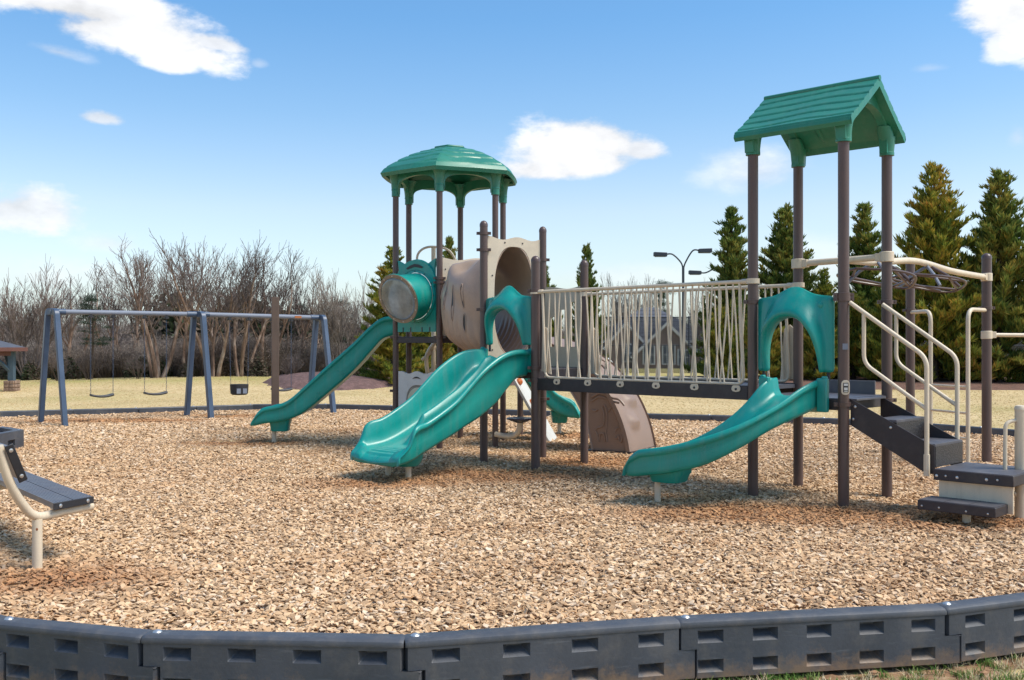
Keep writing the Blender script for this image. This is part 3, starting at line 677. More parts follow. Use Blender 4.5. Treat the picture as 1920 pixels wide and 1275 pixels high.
post(PL, 2.66, .057, (2.25, 1.28, 1.12)); post(PR, 2.66, .053, (2.28,)); post(PN, 3.2, .053, (2.84, 2.04, 3.06)); post(PQ, 3.17, .05, (2.74, .82))
for k, hp in enumerate(HEX): post(hp, 3.9, .047, (2.56, 2.50, 1.68, .62) if k == 0 else ((2.6, 1.68, .85) if k == 5 else (1.68,)), False)
post(V(.14, 17.0, 0), 1.15, .05); post(V(6.34, 13.3, 0), 2.76, .062, (2.06,)); post(V(5.72, 14.3, 0), 2.76, .062, (2.06,))

# ---- roof over the square tower
def gable_roof():
    zc = 3.56; A, B = (P3+P4)/2, (P1+P2)/2; ax = (B-A).normalized(); half = (P2-P1).length/2; sd = V(-ax.y, ax.x, 0)   # sd points to far side (+v)
    if sd.dot(v) < 0: sd = -sd
    L0, L1 = -.13, (B-A).length+.14; ov = half+.15; rise = .47; ze = 3.705
    def prof(t): return ze+rise*(1-t)**1.06          # t 0 ridge .. 1 eave
    NX, NT = 70, 100; c = MB()
    for s in (-1, 1):
        top, bot = [], []
        for i in range(NX+1):
            x = L0+(L1-L0)*i/NX; ra, rb = [], []
            for j in range(NT+1):
                t = j/NT; course = 5.6; ph = t*course+.11*math.sin(x*5.2+1.3*s)+.06*math.sin(x*9.1+t*3)
                fr = ph-math.floor(ph); st = .010*fr-.016*math.exp(-(min(fr, 1-fr)/.055)**2)*(1 if .04 < t < .93 else 0)
                edge = .03*min(1, max(0, (t-.9)/.1)); flare = .05*max(0, t-.8)
                y = ov*t+.0; z = prof(t)+st+.065*(1-.3*t)+flare
                if t > .985: z -= .02
                ra.append(A+ax*x+sd*(s*y)+UZ*z); rb.append(A+ax*x+sd*(s*max(y-.02, 0))+UZ*(prof(t)-.012-edge*.6))
            top.append(ra); bot.append(rb)
        c.loft(top, closed=False); c.loft(bot, closed=False)
        for i in (0, NX): c.add(top[i]+bot[i], [(j, j+1, NT+2+j, NT+1+j) for j in range(NT)])
        ed = [top[i][-1] for i in range(NX+1)]; eb = [bot[i][-1] for i in range(NX+1)]; md = [(a+b)/2+sd*(s*.018) for a, b in zip(ed, eb)]; c.loft([ed, md, eb], closed=False)
    rf = pp('roof', c, M['teal_dark'], label='green gabled plastic roof with wavy moulded shingle courses', sharp=28)
    # rounded ridge roll
    c = MB(); c.tube([A+ax*x+UZ*(prof(0)+.058) for x in np.linspace(L0-.005, L1+.005, 8)], .028, 14); pp('ridge_roll', c, M['teal_dark'], rf)
    # arched gable panels over the end pairs of posts
    for x, nm in ((.0, 0), ((B-A).length, 1)):
        c = MB(); rings = []; th = .05
        for k in range(33):
            a = math.pi*k/32; yi = -math.cos(a)*(half-.085); zi = zc+.10+math.sin(a)**.8*.33
            if k in (0, 32): zi = zc+.0
            yo = -math.cos(a)*(half+.09); tt = min(1, abs(yo)/ov); zo = max(prof(tt)-.02, zc+.02)
            if k in (0, 32): yo = math.copysign(half+.07, yo); zo = zc
            base = A+ax*x
            rings.append([base+sd*yo-ax*th+UZ*zo, base+sd*yo+ax*th+UZ*zo, base+sd*yi+ax*(th*.8)+UZ*zi, base+sd*yi-ax*(th*.8)+UZ*zi])
        c.loft(rings, cap=True); pp('gable_arch', c, M['teal_dark'], rf, sharp=50)
    for p in (P1, P2, P3, P4):
        c = MB(); c.lathe(V(p.x, p.y, zc), [(.060, -.02), (.074, -.02), (.074, .012), (.070, .016), (.074, .05), (.082, .13), (.085, .17)], 24); pp('post_cap', c, M['teal_dark'], rf)
        # haunch widening to the roof
        inw = ((A+B)/2-p); inw.z = 0; inw = (sd*math.copysign(1, inw.dot(sd))); c = MB(); rings = []
        for z, w, o_ in ((.05, .068, 0), (.12, .076, .010), (.20, .080, .035), (.27, .07, .075)):
            cc_ = V(p.x, p.y, zc+z)+inw*o_; rings.append([cc_+ax*(w*math.cos(R(a)))+sd*(w*math.sin(R(a))) for a in range(0, 360, 20)])
        c.loft(rings, cap=True); pp('haunch', c, M['teal_dark'], rf)
    # moulded drips under the far slope
    for x in (.3, .62):
        c = MB(); pts = [A+ax*x+sd*y+UZ*(prof(y/ov)-.020) for y in np.linspace(.18, .50, 7)]; c.tube(pts, [.006, .018, .022, .024, .026, .024, .006], 10); pp('moulded_rib', c, M['teal_dark'], rf)
gable_roof()

# ---- domed roof over the hexagonal tower
def hex_roof():
    zc = 3.86; c = MB(); NR = 110; ang0 = -97; NA = 96; Re = 1.15
    def rad(a):      # rounded hexagon, corners over the posts
        d = (a-ang0) % 60; m = math.cos(R(30))/math.cos(R(d-30)); return Re*(.2*1+.8*m)
    prof = lambda t: 4.24+.42*(1-t**2.0)+.02*(1-t)
    top, bot = [], []
    for i in range(NR+1):
        t = i/NR; ra, rb = [], []
        for k in range(NA):
            a = 360*k/NA; r = rad(a)*t; ph = t*6.4+.16*math.sin(R(a*6))+.10*math.sin(R(a*11)+2); fr = ph-math.floor(ph)
            st = .009*fr-.014*math.exp(-(min(fr, 1-fr)/.065)**2)*(1 if .18 < t < .93 else 0)
            dr = -.035*max(0, (t-.95)/.05)
            ra.append(V(HC.x+r*math.cos(R(a)), HC.y+r*math.sin(R(a)), prof(t)+st+dr-(.05*t*(1-math.cos(R(12*((a-ang0) % 60)/2-180)))*0)))
            rb.append(V(HC.x+r*.975*math.cos(R(a)), HC.y+r*.975*math.sin(R(a)), prof(t)-.055+(-.03 if t > .96 else 0)))
        top.append(ra); bot.append(rb)
    c.loft(top[1:]); c.add(top[1], [tuple(range(NA))]); c.loft(bot[1:]); c.add(bot[1], [tuple(range(NA))]); c.loft([top[-1], bot[-1]])
    rf = pp('roof', c, M['teal_dark'], label='green domed six sided plastic roof with wavy moulded courses', sharp=26)
    c = MB(); c.lathe(V(HC.x, HC.y, prof(0)-.005), [(.27, -.02), (.27, .008), (.25, .018), (.12, .03), (.02, .035)], 6, axes=(V(math.cos(R(ang0)), math.sin(R(ang0)), 0), V(-math.sin(R(ang0)), math.cos(R(ang0)), 0), UZ)); pp('roof_crown', c, M['teal_dark'], rf, bevel=.01)
    for k in range(6):
        p, q = HEX[k], HEX[(k+1) % 6]; ax = (q-p).normalized(); L = (q-p).length; nrm = V(ax.y, -ax.x, 0)
        m = (p+q)/2; out = (m-HC).normalized()
        c = MB(); rings = []; hw = L/2
        for i in range(29):
            a = math.pi*i/28; yi = -math.cos(a)*(hw-.075); zi = zc+.13+math.sin(a)**.75*.155; yo = -math.cos(a)*(hw-.0)
            zo = 4.225+.06*math.sin(a)
            if i in (0, 28): zi = zc+.03
            rings.append([m+ax*yo+out*(.03)+UZ*zo, m+ax*yo-out*.02+UZ*zo, m+ax*yi-out*.02+UZ*zi, m+ax*yi+out*.03+UZ*zi])
        c.loft(rings, cap=True); pp('eave_arch', c, M['teal_dark'], rf, sharp=50)
        c = MB(); c.lathe(V(p.x, p.y, zc), [(.050, -.0), (.064, -.0), (.064, .09), (.069, .095), (.069, .11), (.066, .115), (.072, .19), (.085, .27), (.11, .34), (.14, .375)], 24); pp('post_cap', c, M['teal_dark'], rf)
    for k in range(3):
        a = R(60+60*k+12); c = MB(); pts = [V(HC.x+r*math.cos(a), HC.y+r*math.sin(a), prof(r/Re)-.058) for r in np.linspace(.35, .75, 6)]; c.tube(pts, [.006, .02, .026, .026, .02, .006], 10); pp('moulded_rib', c, M['teal_dark'], rf)
hex_roof()

# ---- decks
def deck(name, pts, z, th, mat_side='deck'):
    c = MB(); n = len(pts); m = sum(pts, V(0, 0, 0))/n; out = [p+(p-m).normalized()*.02 for p in pts]
    c.prism([V(p.x, p.y, z-th) for p in out], UZ*th); o = pp(name, c, M['deck'], bevel=.006)
    c = MB(); inn = [p-(p-m).normalized()*.03 for p in out]; c.prism([V(p.x, p.y, z+.001) for p in inn], UZ*.004); pp('deck_surface', c, M['decktop'], o); return o
deck('deck', [P1, P2, P4, P3], 1.05, .11); deck('deck', [PL, PR, PQ, PN], 1.26, .12); deck('deck', HEX, 1.68, .09)
# bridge: near beam, far beam, planks
for a, b, nm in ((PL, P3, 'near'), (PR, P4, 'far')):
    d = (b-a).normalized(); c = MB(); c.box((a+b)/2+UZ*1.075, ((b-a).length-.10, .05, .15), axes=(d, V(-d.y, d.x, 0), UZ)); bm = pp('bridge_beam', c, M['deck'], bevel=.004)
    if nm == 'near':
        nn = V(d.y, -d.x, 0); nn = nn if nn.y < 0 else -nn
        for px in (1047, 1105, 1166, 1233, 1305, 1383):
            kx = (px-CX)/F; den = (b.x-a.x)-kx*(b.y-a.y); t = (kx*a.y-a.x)/den; p = a+(b-a)*t+nn*.026+UZ*1.13
            poly = [p+d*x+UZ*z for x, z in [(-.055, -.022), (-.05, .0), (-.035, .02), (.035, .02), (.05, 0), (.055, -.022), (.04, -.042), (.0, -.05), (-.04, -.042)]]
            c = MB(); c.prism(poly, nn*.008); tg = pp('rail_tab', c, M['beige'], bm)
            c = MB(); c.lathe(p+nn*.009+UZ*(-.02), [(.014, 0), (.013, .005), (.004, .008)], 8, axes=(d, UZ, nn)); pp('bolt', c, M['deck'], tg)
nb = 15
for k in range(nb):
    t0 = (k+.04)/nb; t1 = (k+.96)/nb; A0, A1 = PL+(P3-PL)*t0, PL+(P3-PL)*t1; B0, B1 = PR+(P4-PR)*t0, PR+(P4-PR)*t1
    ins = lambda p, q: p+(q-p).normalized()*.03
    c = MB(); c.prism([x-UZ*(-1.10) for x in (ins(A0, B0), ins(A1, B1), ins(B1, A1), ins(B0, A0))], UZ*.04); pp('bridge_plank', c, M['decktop'])

# ---- bridge railings with crossing bars
def railing(a, b, side, seed):
    rg = random.Random(seed); d = (b-a).normalized(); L = (b-a).length; zt, zb = 2.235, 1.165
    off = V(0, 0, 0); c = MB(); c.cyl(a+UZ*zt, b+UZ*zt, .021, 12); rail = pp('bridge_railing', c, M['beige'])
    for p, s in ((a, 1), (b, -1)):
        c = MB(); c.lathe(V(p.x, p.y, zt), [(.058, -.028), (.068, -.026), (.068, .026), (.058, .028)], 20); c.cyl(p+d*s*.05+UZ*zt, p+d*s*.13+UZ*zt, .028, 12); pp('rail_clamp', c, M['beige'], rail)
    pts = fillet([a+d*.12+UZ*zt, a+d*.17+UZ*zb, b-d*.11+UZ*zb, b-d*.16+UZ*zt], .09, 8); c = MB(); c.tube(pts, .016, 10); pp('frame_bar', c, M['beige'], rail)
    n = 32; x0, x1 = .20, L-.20
    for k in range(n):
        xt = x0+(x1-x0)*(k+.5)/n; lean = (1 if k % 2 else -1)*.068; kz = zb+(zt-zb)*rg.uniform(.3, .7); xm = xt+lean*rg.uniform(-.2, .5); xb = xt+lean*rg.uniform(.7, 1.2)
        oo = side*(.011 if k % 2 else -.011)
        pts = [a+d*xt+UZ*(zt-.012), a+d*xm+UZ*kz+oo, a+d*xb+UZ*(zb)]; c = MB(); c.tube(smooth_path(pts, 3), .0098, 7); pp('bar', c, M['beige'], rail)
railing(PL, P3, v*1., 1); railing(PR, P4, v*1., 2)

# ---- panels with outline and hole
def ring_panel(name, a, b, zb, zt, hole, mat, parent=PS, th=.02, top=None, inset=.07, **k):
    """panel standing between two posts; hole: (cx frac, half width, z bottom, z top) capsule"""
    d = (b-a).normalized(); L = (b-a).length; nrm = V(-d.y, d.x, 0); m = (a+b)/2; hw = L/2-inset
    cx, rw, h0, h1 = hole; N = 64; cz = (h0+h1)/2; rz = (h1-h0)/2; outer, inner = [], []
    for i in range(N):
        t = 2*math.pi*i/N; cs, sn = math.cos(t), math.sin(t); e = .72
        inner.append((cx+rw*math.copysign(abs(cs)**e, cs), cz+rz*math.copysign(abs(sn)**(e if rz > rw*1.3 else 1), sn) if rz > rw*1.3 else cz+rz*sn))
        x, z = cs, sn; mm = max(abs(x), abs(z)); x, z = x/mm*hw, (z/mm); zz = zb+(zt-zb)*(z+1)/2
        if top and z > .999: zz += top(x/hw)
        outer.append((x, zz))
    vs = []
    for lst in (outer, inner):
        for s in (-1, 1): vs += [m+d*x+UZ*z+nrm*(s*th/2) for x, z in lst]
    fs = []
    for i in range(N):
        j = (i+1) % N; O0, O1, I0, I1 = 0, N, 2*N, 3*N
        fs += [(O0+i, O0+j, I0+j, I0+i), (O1+i, O1+j, I1+j, I1+i), (O0+i, O0+j, O1+j, O1+i), (I0+i, I0+j, I1+j, I1+i)]
    c = MB(); c.add(vs, fs); return pp(name, c, mat, parent, sharp=30, **k), [m+d*x+UZ*z for x, z in inner], d, nrm, m
def bolts(parent, pts, nrm, r=.011, mat='deck'):
    c0 = MB()
    for p in pts:
        c = MB(); a1 = UZ.cross(nrm).normalized(); c.lathe(p, [(r, 0), (r*.95, .005), (r*.3, .009)], 8, axes=(a1, UZ, nrm)); pp('bolt', c, M[mat], parent)
wavy = lambda x: .022*math.sin(x*5.5+.8)-.01+.03*max(0, abs(x)-.8)
tp, rimB, dB, nB, mB_ = ring_panel('tunnel_panel', PN, PQ, 1.27, 3.02, (.0, .30, 1.42, 2.90), M['beige_panel'], top=wavy, inset=.05, label='tall beige arched panel at the tunnel mouth')
if nB.y > 0: nB = -nB
bolts(tp, [mB_+dB*x+UZ*z+nB*.011 for x, z in ((-.33, 2.2), (-.33, 2.5), (-.14, 2.95), (.13, 2.95), (.33, 2.5), (-.33, 1.5), (.33, 1.5))], nB)
HF, HR = HEX[0], HEX[1]
hp_, rimH, dH, nH, mH = ring_panel('tunnel_panel', HF, HR, 1.70, 2.86, (.0, .31, 1.75, 2.72), M['beige_panel'], top=lambda x: .02*math.sin(x*4), inset=.03, label='beige panel on the hexagonal tower behind the tunnel')
bolts(hp_, [mH+dH*x+UZ*z+(nH if nH.y < 0 else -nH)*.011 for x, z in ((-.36, 2.7), (-.34, 1.78), (-.15, 1.74), (.1, 1.74), (-.36, 2.2))], nH if nH.y < 0 else -nH)
# tunnel tube
def tunnel():
    c = MB(); NS = 40; N = 56; A, B = mH.copy(), mB_.copy(); A.z = B.z = 0
    dirn = (B-A).normalized(); sd = V(-dirn.y, dirn.x, 0)
    if sd.x > 0: sd = -sd       # sd towards the photo's left
    st = [(0, 2.24, .31, .48, 0), (.08, 2.20, .36, .54, .02), (.22, 2.17, .46, .60, .10), (.45, 2.14, .50, .68, .13), (.7, 2.13, .46, .72, .08), (.9, 2.15, .36, .745, .01), (1, 2.16, .31, .745, 0)]
    def pt(t, a):
        cz, rw, rz, sh = interp(t, st); cs, sn = math.cos(a), math.sin(a)
        w = rw*math.copysign(abs(cs)**.85, cs); z = rz*math.copysign(abs(sn)**.95, sn)
        k = 1.
        # saddle dent near the top on the left, ribs on the lower left
        dent = .16*math.exp(-((t-.55)/.15)**2)*math.exp(-((a-R(58))/.5)**2)+.10*math.exp(-((t-.52)/.16)**2)*math.exp(-((a-R(118))/.45)**2)
        k -= dent
        aa = (math.degrees(a)) % 360
        if 285 < aa < 345 or 195 < aa < 255:
            win = math.sin(math.pi*((aa-285)/60 if aa > 270 else (aa-195)/60))**.5*min(1, max(0, (t-.25)/.12))*min(1, max(0, (.93-t)/.05)); k += .022*win*math.sin(t*78+aa*.02)
        ad = (math.degrees(a)+180) % 360-180; wn = min(1, max(0, t/.12))*min(1, max(0, (.92-t)/.15))
        k += wn*(.085*math.exp(-((ad-(78-85*t))/13)**2)-.05*math.exp(-((ad-(52-85*t))/12)**2)+.06*math.exp(-((ad+38)/16)**2))
        return A+(B-A)*t+sd*(w*k+sh)+UZ*(cz+z*k)
    rings = [[pt(i/NS, 2*math.pi*k/N) for k in range(N)] for i in range(NS+1)]
    # finer along the tube so the ribs read
    NS2 = 110; rings = [[pt(i/NS2, 2*math.pi*k/N) for k in range(N)] for i in range(NS2+1)]
    c.loft(rings); tn = pp('tunnel', c, M['tunnel'], solid=.016, sharp=60, label='tan moulded crawl tunnel with slots between the towers')
    for (t, a0, h) in ((.26, 20, .30), (.40, 12, .38), (.55, 2, .42), (.70, 8, .26), (.70, -20, .22), (.14, 6, .24)):
        c = MB(); rim = []; inn = []
        def sp(tt, aa, off):
            p = pt(tt, R(aa)); q = pt(tt+.002, R(aa)); s2 = pt(tt, R(aa+1)); n = (q-p).cross(s2-p).normalized(); ctr = A+(B-A)*tt+UZ*2.15
            if n.dot(p-ctr) < 0: n = -n
            return p+n*off
        da = math.degrees(h/.62)/2
        ringp = [sp(t+.017*math.cos(R(q)), a0+da*math.sin(R(q)), .010) for q in range(0, 360, 15)]
        c.tube(ringp, .008, 6, closed=True); sl = pp('slot', c, M['tunnel'], tn)
        c = MB(); c.add([sp(t+.014*math.cos(R(q)), a0+da*.93*math.sin(R(q)), .0105) for q in range(0, 360, 15)], [tuple(range(24))]); pp('slot_opening', c, M['black'], sl)
tunnel()

# ---- moulded slide builder
def slide(name, stations, halfw, label, hump=None, side_sign=1, lip=.0, pocket=None, legs=(), parent=PS):
    """stations: list of (centre xy, heading angle rad, z floor, z wall top, z bottom, wall scale)"""
    c = MB(); rings = []; NH = 26
    for (p, hd, zf, zt, zb, wk) in stations:
        s = V(-math.sin(hd), math.cos(hd), 0); fwd = V(math.cos(hd), math.sin(hd), 0); w = halfw*wk; hw = zt-zf; ring = []
        r = min(.035, hw*.45+.004)
        # left side outside (s = +1) going up, over the rim, down the inside, across the bed, and back
        half = [(.80*w, zb), (.93*w, zb+.012), (.985*w, zb+.05), (.995*w, lerp(zb+.05, zt-.09, .5)), (.995*w, zt-.088-.0), (1.02*w, zt-.074), (1.095*w, zt-.066), (1.11*w, zt-.035), (1.08*w, zt-.010), (1.045*w, zt), (1.0*w, zt-.004), (.965*w, zt-.03), (.93*w, lerp(zf, zt, .45)), (.89*w, zf+.05), (.82*w, zf+.014), (.70*w, zf+.002)]
        if hw < .16:
            k = max(hw, .012)/.16
            half = [(x, (zb+(z-zb)*1) if z <= zb+.05 else zt-(zt-z)*k if z > zb+.05 and i > 2 else z) for i, (x, z) in enumerate(half)]
        half = [(x, max(z, zb+.0*i)) for i, (x, z) in enumerate(half)]
        bed = []
        for i in range(1, NH):
            x = .70*w-1.40*w*i/NH; z = zf
            if hump: z += hump(x/w, p, zf, zt)
            bed.append((x, z))
        allp = half+bed+[(-x, z) for x, z in half[::-1]]
        for i in range(1, 10): x = -.8*w+1.6*w*i/10; allp.append((x, zb-.0))
        rings.append([V(p.x, p.y, 0)+s*x+UZ*z for x, z in allp])
    c.loft(rings, cap=True); sl = pp(name, c, M['teal'], parent, sharp=75, label=label)
    if pocket:
        i0, lw, ll, dz = pocket; (p, hd, zf, zt, zb, wk) = stations[i0]; fwd = V(math.cos(hd), math.sin(hd), 0); s = V(-math.sin(hd), math.cos(hd), 0); c = MB(); rr = []
        for k, (sc, z) in enumerate(((1.15, zb+.05), (1.12, zb+.0), (1.0, zb-dz*.35), (.93, zb-dz*.85), (.85, zb-dz), (.3, zb-dz))):
            rr.append([V(p.x, p.y, z)+fwd*(ll*sc*math.copysign(abs(math.cos(R(a)))**.45, math.cos(R(a))))+s*(lw*sc*math.copysign(abs(math.sin(R(a)))**.45, math.sin(R(a)))) for a in range(0, 360, 10)])
        c.loft(rr, cap=True); pk = pp('support_pocket', c, M['teal'], sl)
    for q, z, r in legs:
        c = MB(); c.cyl(V(q.x, q.y, z), V(q.x, q.y, -.05), r, 14); pp('support_leg', c, M['beige'], sl)
    return sl
def straight_stations(p0, hd, prof, n=48, wl=None, extra=None):
    fwd = V(math.cos(hd), math.sin(hd), 0); out = []; T = prof[-1][0]
    for i in range(n+1):
        t = prof[0][0]+(T-prof[0][0])*i/n; zf, zt, zb = interp(t, prof); wk = wl(t) if wl else 1
        out.append((p0+fwd*t, hd, zf, max(zt, zf+.012), min(zb, zf-.012), wk))
    return out
# double slide
m2 = (PN+PL)/2; hd2 = math.atan2(-.7071, -.7071)
prof2 = [(.06, 1.27, 1.51, 1.17), (.25, 1.26, 1.51, 1.13), (.42, 1.16, 1.485, 1.0), (.6, .99, 1.42, .84), (.86, .80, 1.27, .69), (1.1, .665, 1.08, .59), (1.3, .56, .92, .50), (1.55, .45, .78, .40), (1.75, .385, .69, .32), (1.9, .36, .655, .26), (1.97, .35, .60, .24), (2.03, .34, .46, .225), (2.10, .325, .37, .21), (2.16, .30, .315, .20), (2.18, .275, .29, .21)]
def hump2(x, p, zf, zt):
    t = (p-m2).dot(V(math.cos(hd2), math.sin(hd2), 0))
    h = .78*(zt-zf)*(1-min(1, max(0, (t-1.45)/.28))) if t < 1.75 else 0
    h = min(h, .26)*(.25+.75*min(1, max(0, (t-.04)/.3))); e = math.exp(-(abs(x)/.15)**2.6)
    rb = 0
    if t > 1.84 and t < 2.12: rb = .006*math.sin(t*95+abs(x)*0)*(1 if abs(x) < .62 else 0)
    return h*e+rb-(.045*(1-(x*x))*min(1, max(0, (t-2.02)/.14)) if t > 2.02 else 0)
st2 = straight_stations(m2, hd2, prof2, 150, wl=lambda t: 1+.08*math.exp(-((t-2.0)/.16)**2))
fw2 = V(math.cos(hd2), math.sin(hd2), 0); sd2 = V(-fw2.y, fw2.x, 0)
sl2 = slide('double_slide', st2, .405, 'wide green double slide with a centre hump', hump=hump2, legs=((gnd(766, 898), .30, .034), (gnd(728, 892), .30, .034)))
for q in (gnd(766, 898), gnd(728, 892)):
    c = MB(); rr = []
    for sc, z in ((1.25, .30), (1.2, .235), (1.0, .18), (.85, .155), (.3, .155)): rr.append([V(q.x, q.y, z)+fw2*(.15*sc*math.cos(R(a)))+sd2*(.12*sc*math.sin(R(a))) for a in range(0, 360, 12)])
    c.loft(rr, cap=True); pp('support_pocket', c, M['teal'], sl2)
# upper mounting flanges of a slide
def flange(p, hd, z0, z1, w, parent):
    s = V(-math.sin(hd), math.cos(hd), 0); f = V(math.cos(hd), math.sin(hd), 0)
    for k in (-1, 1):
        c = MB(); c.box(V(p.x, p.y, (z0+z1)/2)+s*(k*w)+f*.03, (.06, .11, z1-z0), axes=(f, s, UZ)); c.box(V(p.x, p.y, z1+.005)+s*(k*(w+.02))+f*.03, (.055, .05, .03), axes=(f, s, UZ)); pp('mounting_flange', c, M['teal'], parent, bevel=.012)
flange(m2, hd2, 1.22, 1.52, .44, sl2)

# long straight slide at the left of the hexagonal tower
hd1 = math.pi; X0 = -1.80; f1 = 119.7
raw = [(-1.84, 2.017, 1.725), (-2.04, 1.985, 1.65), (-2.21, 1.867, 1.47), (-2.5, 1.583, 1.15), (-2.9, 1.232, .80), (-3.25, .915, .52), (-3.48, .714, .40), (-3.65, .631, .355), (-3.91, .572, .32), (-4.0, .49, .30), (-4.06, .36, .29), (-4.10, .31, .285)]
prof1 = [(X0-x, min(zb+.07+.0, zt-.02), zt, zb) for x, zt, zb in raw]; prof1[0] = (X0-raw[0][0], 1.80, 2.017, 1.72); prof1[1] = (X0-raw[1][0], 1.745, 1.985, 1.65)
prof1[-1] = (prof1[-1][0], .325, .335, .29); prof1[-2] = (prof1[-2][0], .34, .40, .285)
sl1 = slide('straight_slide', straight_stations(V(X0, 15.90, 0), hd1, prof1, 90), .27, 'long straight green slide running down to the chips at left', pocket=(74, .13, .15, .16), legs=((V(-3.80, 15.9, 0), .30, .038),))

# curved slide at the right
cc3 = V(2.15, 10.7, 0); prof3 = [(-48, 1.06, 1.24, .93), (-45, 1.05, 1.235, .91), (-60, .97, 1.163, .87), (-75, .845, .985, .755), (-90, .665, .825, .58), (-105, .50, .70, .425), (-120, .41, .605, .335), (-135, .365, .545, .28)]
prof3 = [(-a, zf, zt, zb) for a, zf, zt, zb in prof3]; prof3 = sorted(prof3); st3 = []
for i in range(71):
    a = 45+90*i/70; zf, zt, zb = interp(a, prof3); ph = R(-a); st3.append((cc3+V(math.cos(ph), math.sin(ph), 0), ph-math.pi/2, zf, zt, zb, 1))
e3 = st3[-1]; f3 = V(math.cos(e3[1]), math.sin(e3[1]), 0)
for d_, zf, zt, zb in ((.06, .36, .51, .27), (.11, .355, .47, .265), (.15, .345, .41, .262), (.18, .33, .355, .262), (.195, .30, .31, .27)): st3.append((e3[0]+f3*d_, e3[1], zf, zt, zb, 1))
s0 = st3[0]; st3 = [(s0[0]-V(math.cos(s0[1]), math.sin(s0[1]), 0)*.08, s0[1], 1.06, 1.24, .93, 1)]+st3
sl3 = slide('curved_slide', st3, .265, 'curved green slide in front of the square tower', pocket=(64, .16, .17, .09), legs=((gnd(1233, 943), .30, .031),))
m3 = (P1+P3)/2; hd3 = math.atan2(-.7071, -.7071); flange(m3+V(-.03, -.03, 0), hd3, .92, 1.25, .32, sl3)
# back slide
st4 = []; prof4 = [(0, 1.72, 2.0, 1.62), (.15, 1.66, 1.95, 1.55), (.35, 1.35, 1.65, 1.2), (.6, .85, 1.1, .72), (.8, .52, .78, .43), (.92, .42, .66, .34), (1, .38, .60, .31)]
pos = V(-.50, 16.55, 0); hd = R(54); Ltot = 1.75
for i in range(61):
    t = i/60; zf, zt, zb = interp(t, prof4); st4.append((pos.copy(), hd, zf, zt, zb, 1)); hd -= R(58)/60; pos = pos+V(math.cos(hd), math.sin(hd), 0)*(Ltot/60)
for d_, zf, zt, zb in ((.05, .37, .56, .31), (.10, .365, .47, .305), (.14, .35, .39, .30), (.155, .32, .33, .31)): st4.append((st4[60][0]+V(math.cos(hd), math.sin(hd), 0)*d_, hd, zf, zt, zb, 1))
sl4 = slide('curved_slide', st4, .27, 'curved green slide coming down behind the towers', pocket=(53, .13, .14, .15), legs=((st4[53][0], .30, .034),))

# ---- slide hoods
def hood(a, b, z0, z1, zs, outw, label):
    """a,b ends of the opening on the deck edge (left, right seen from the front), outw towards the slide"""
    d = (b-a).normalized(); m = (a+b)/2; hw = (b-a).length/2; H = z1-z0; N = 49; rings = [[] for _ in range(7)]
    for i in range(N):
        t = -1+2*i/(N-1); s = abs(t); sg = math.copysign(1, t) if t else 0
        # outline: legs (bottom) -> side -> shoulder -> peak
        if s > .45: x = 1; z = z0+(zs-z0)*(1-(s-.45)/.55)
        else: x = s/.45; z = zs+(z1-zs)*math.exp(-(x/.42)**2.2)
        if s > .45: z = min(z, zs)
        rings[0].append((sg*x*hw, z, 0))
        def arch(w, top, bot, p=2.3):
            a_ = math.pi/2*min(1, s*1.0); return sg*w*math.sin(a_)**.9, bot+(top-bot)*math.cos(a_)**(.75)
        x1, zz1 = arch(hw*.86, z1-.015, z0, 2); rings[1].append((x1 if s < .98 else sg*hw*.90, min(zz1, z-.004), .012))
        x2, zz2 = arch(hw*.80, z1-.10, z0); rings[2].append((x2, zz2, .085))
        x3, zz3 = arch(hw*.77, z1-.21, z0); rings[3].append((x3, zz3, .185))
        x4, zz4 = arch(hw*.76, z1-.255, z0); rings[4].append((x4, zz4, .205))
        x5, zz5 = arch(hw*.71, z1-.285, z0); rings[5].append((x5, zz5, .195))
        x6, zz6 = arch(hw*.69, z1-.29, z0); rings[6].append((x6, zz6, .06))
    c = MB(); k0 = lambda s: 1
    R_ = []
    for ri, rg in enumerate(rings):
        R_.append([m+d*x+UZ*z+outw*(f*(.25+.75*min(1, max(0, (z-z0)/(H*.55))))) for x, z, f in rg])
    c.loft(R_, closed=False); h = pp('slide_hood', c, M['teal'], solid=.028, sub=1, sharp=180, label=label)
    c = MB(); q = m+d*(hw*.66)+UZ*(zs-.09)+outw*.018; c.lathe(q, [(.045, 0), (.043, .010), (.032, .022), (.012, .028), (.001, .029)], 18, axes=(d, UZ, outw)); pp('moulded_boss', c, M['teal'], h)
    for t in (-.86, .86):
        c = MB(); c.cyl(m+d*(hw*t)+UZ*(z0-.09), m+d*(hw*t)+UZ*(z0+.06), .017, 10); pp('hood_pin', c, M['black'], h)
nv = -v
def along(a, b, t): return a+(b-a)*t
hood(along(P3, P1, .07), along(P3, P1, .90), 1.31, 2.15, 2.055, nv, 'green arched hood over the curved slide')
hood(along(PN, PL, .06), along(PN, PL, .95), 1.57, 2.33, 2.18, nv, 'green arched hood over the double slide')

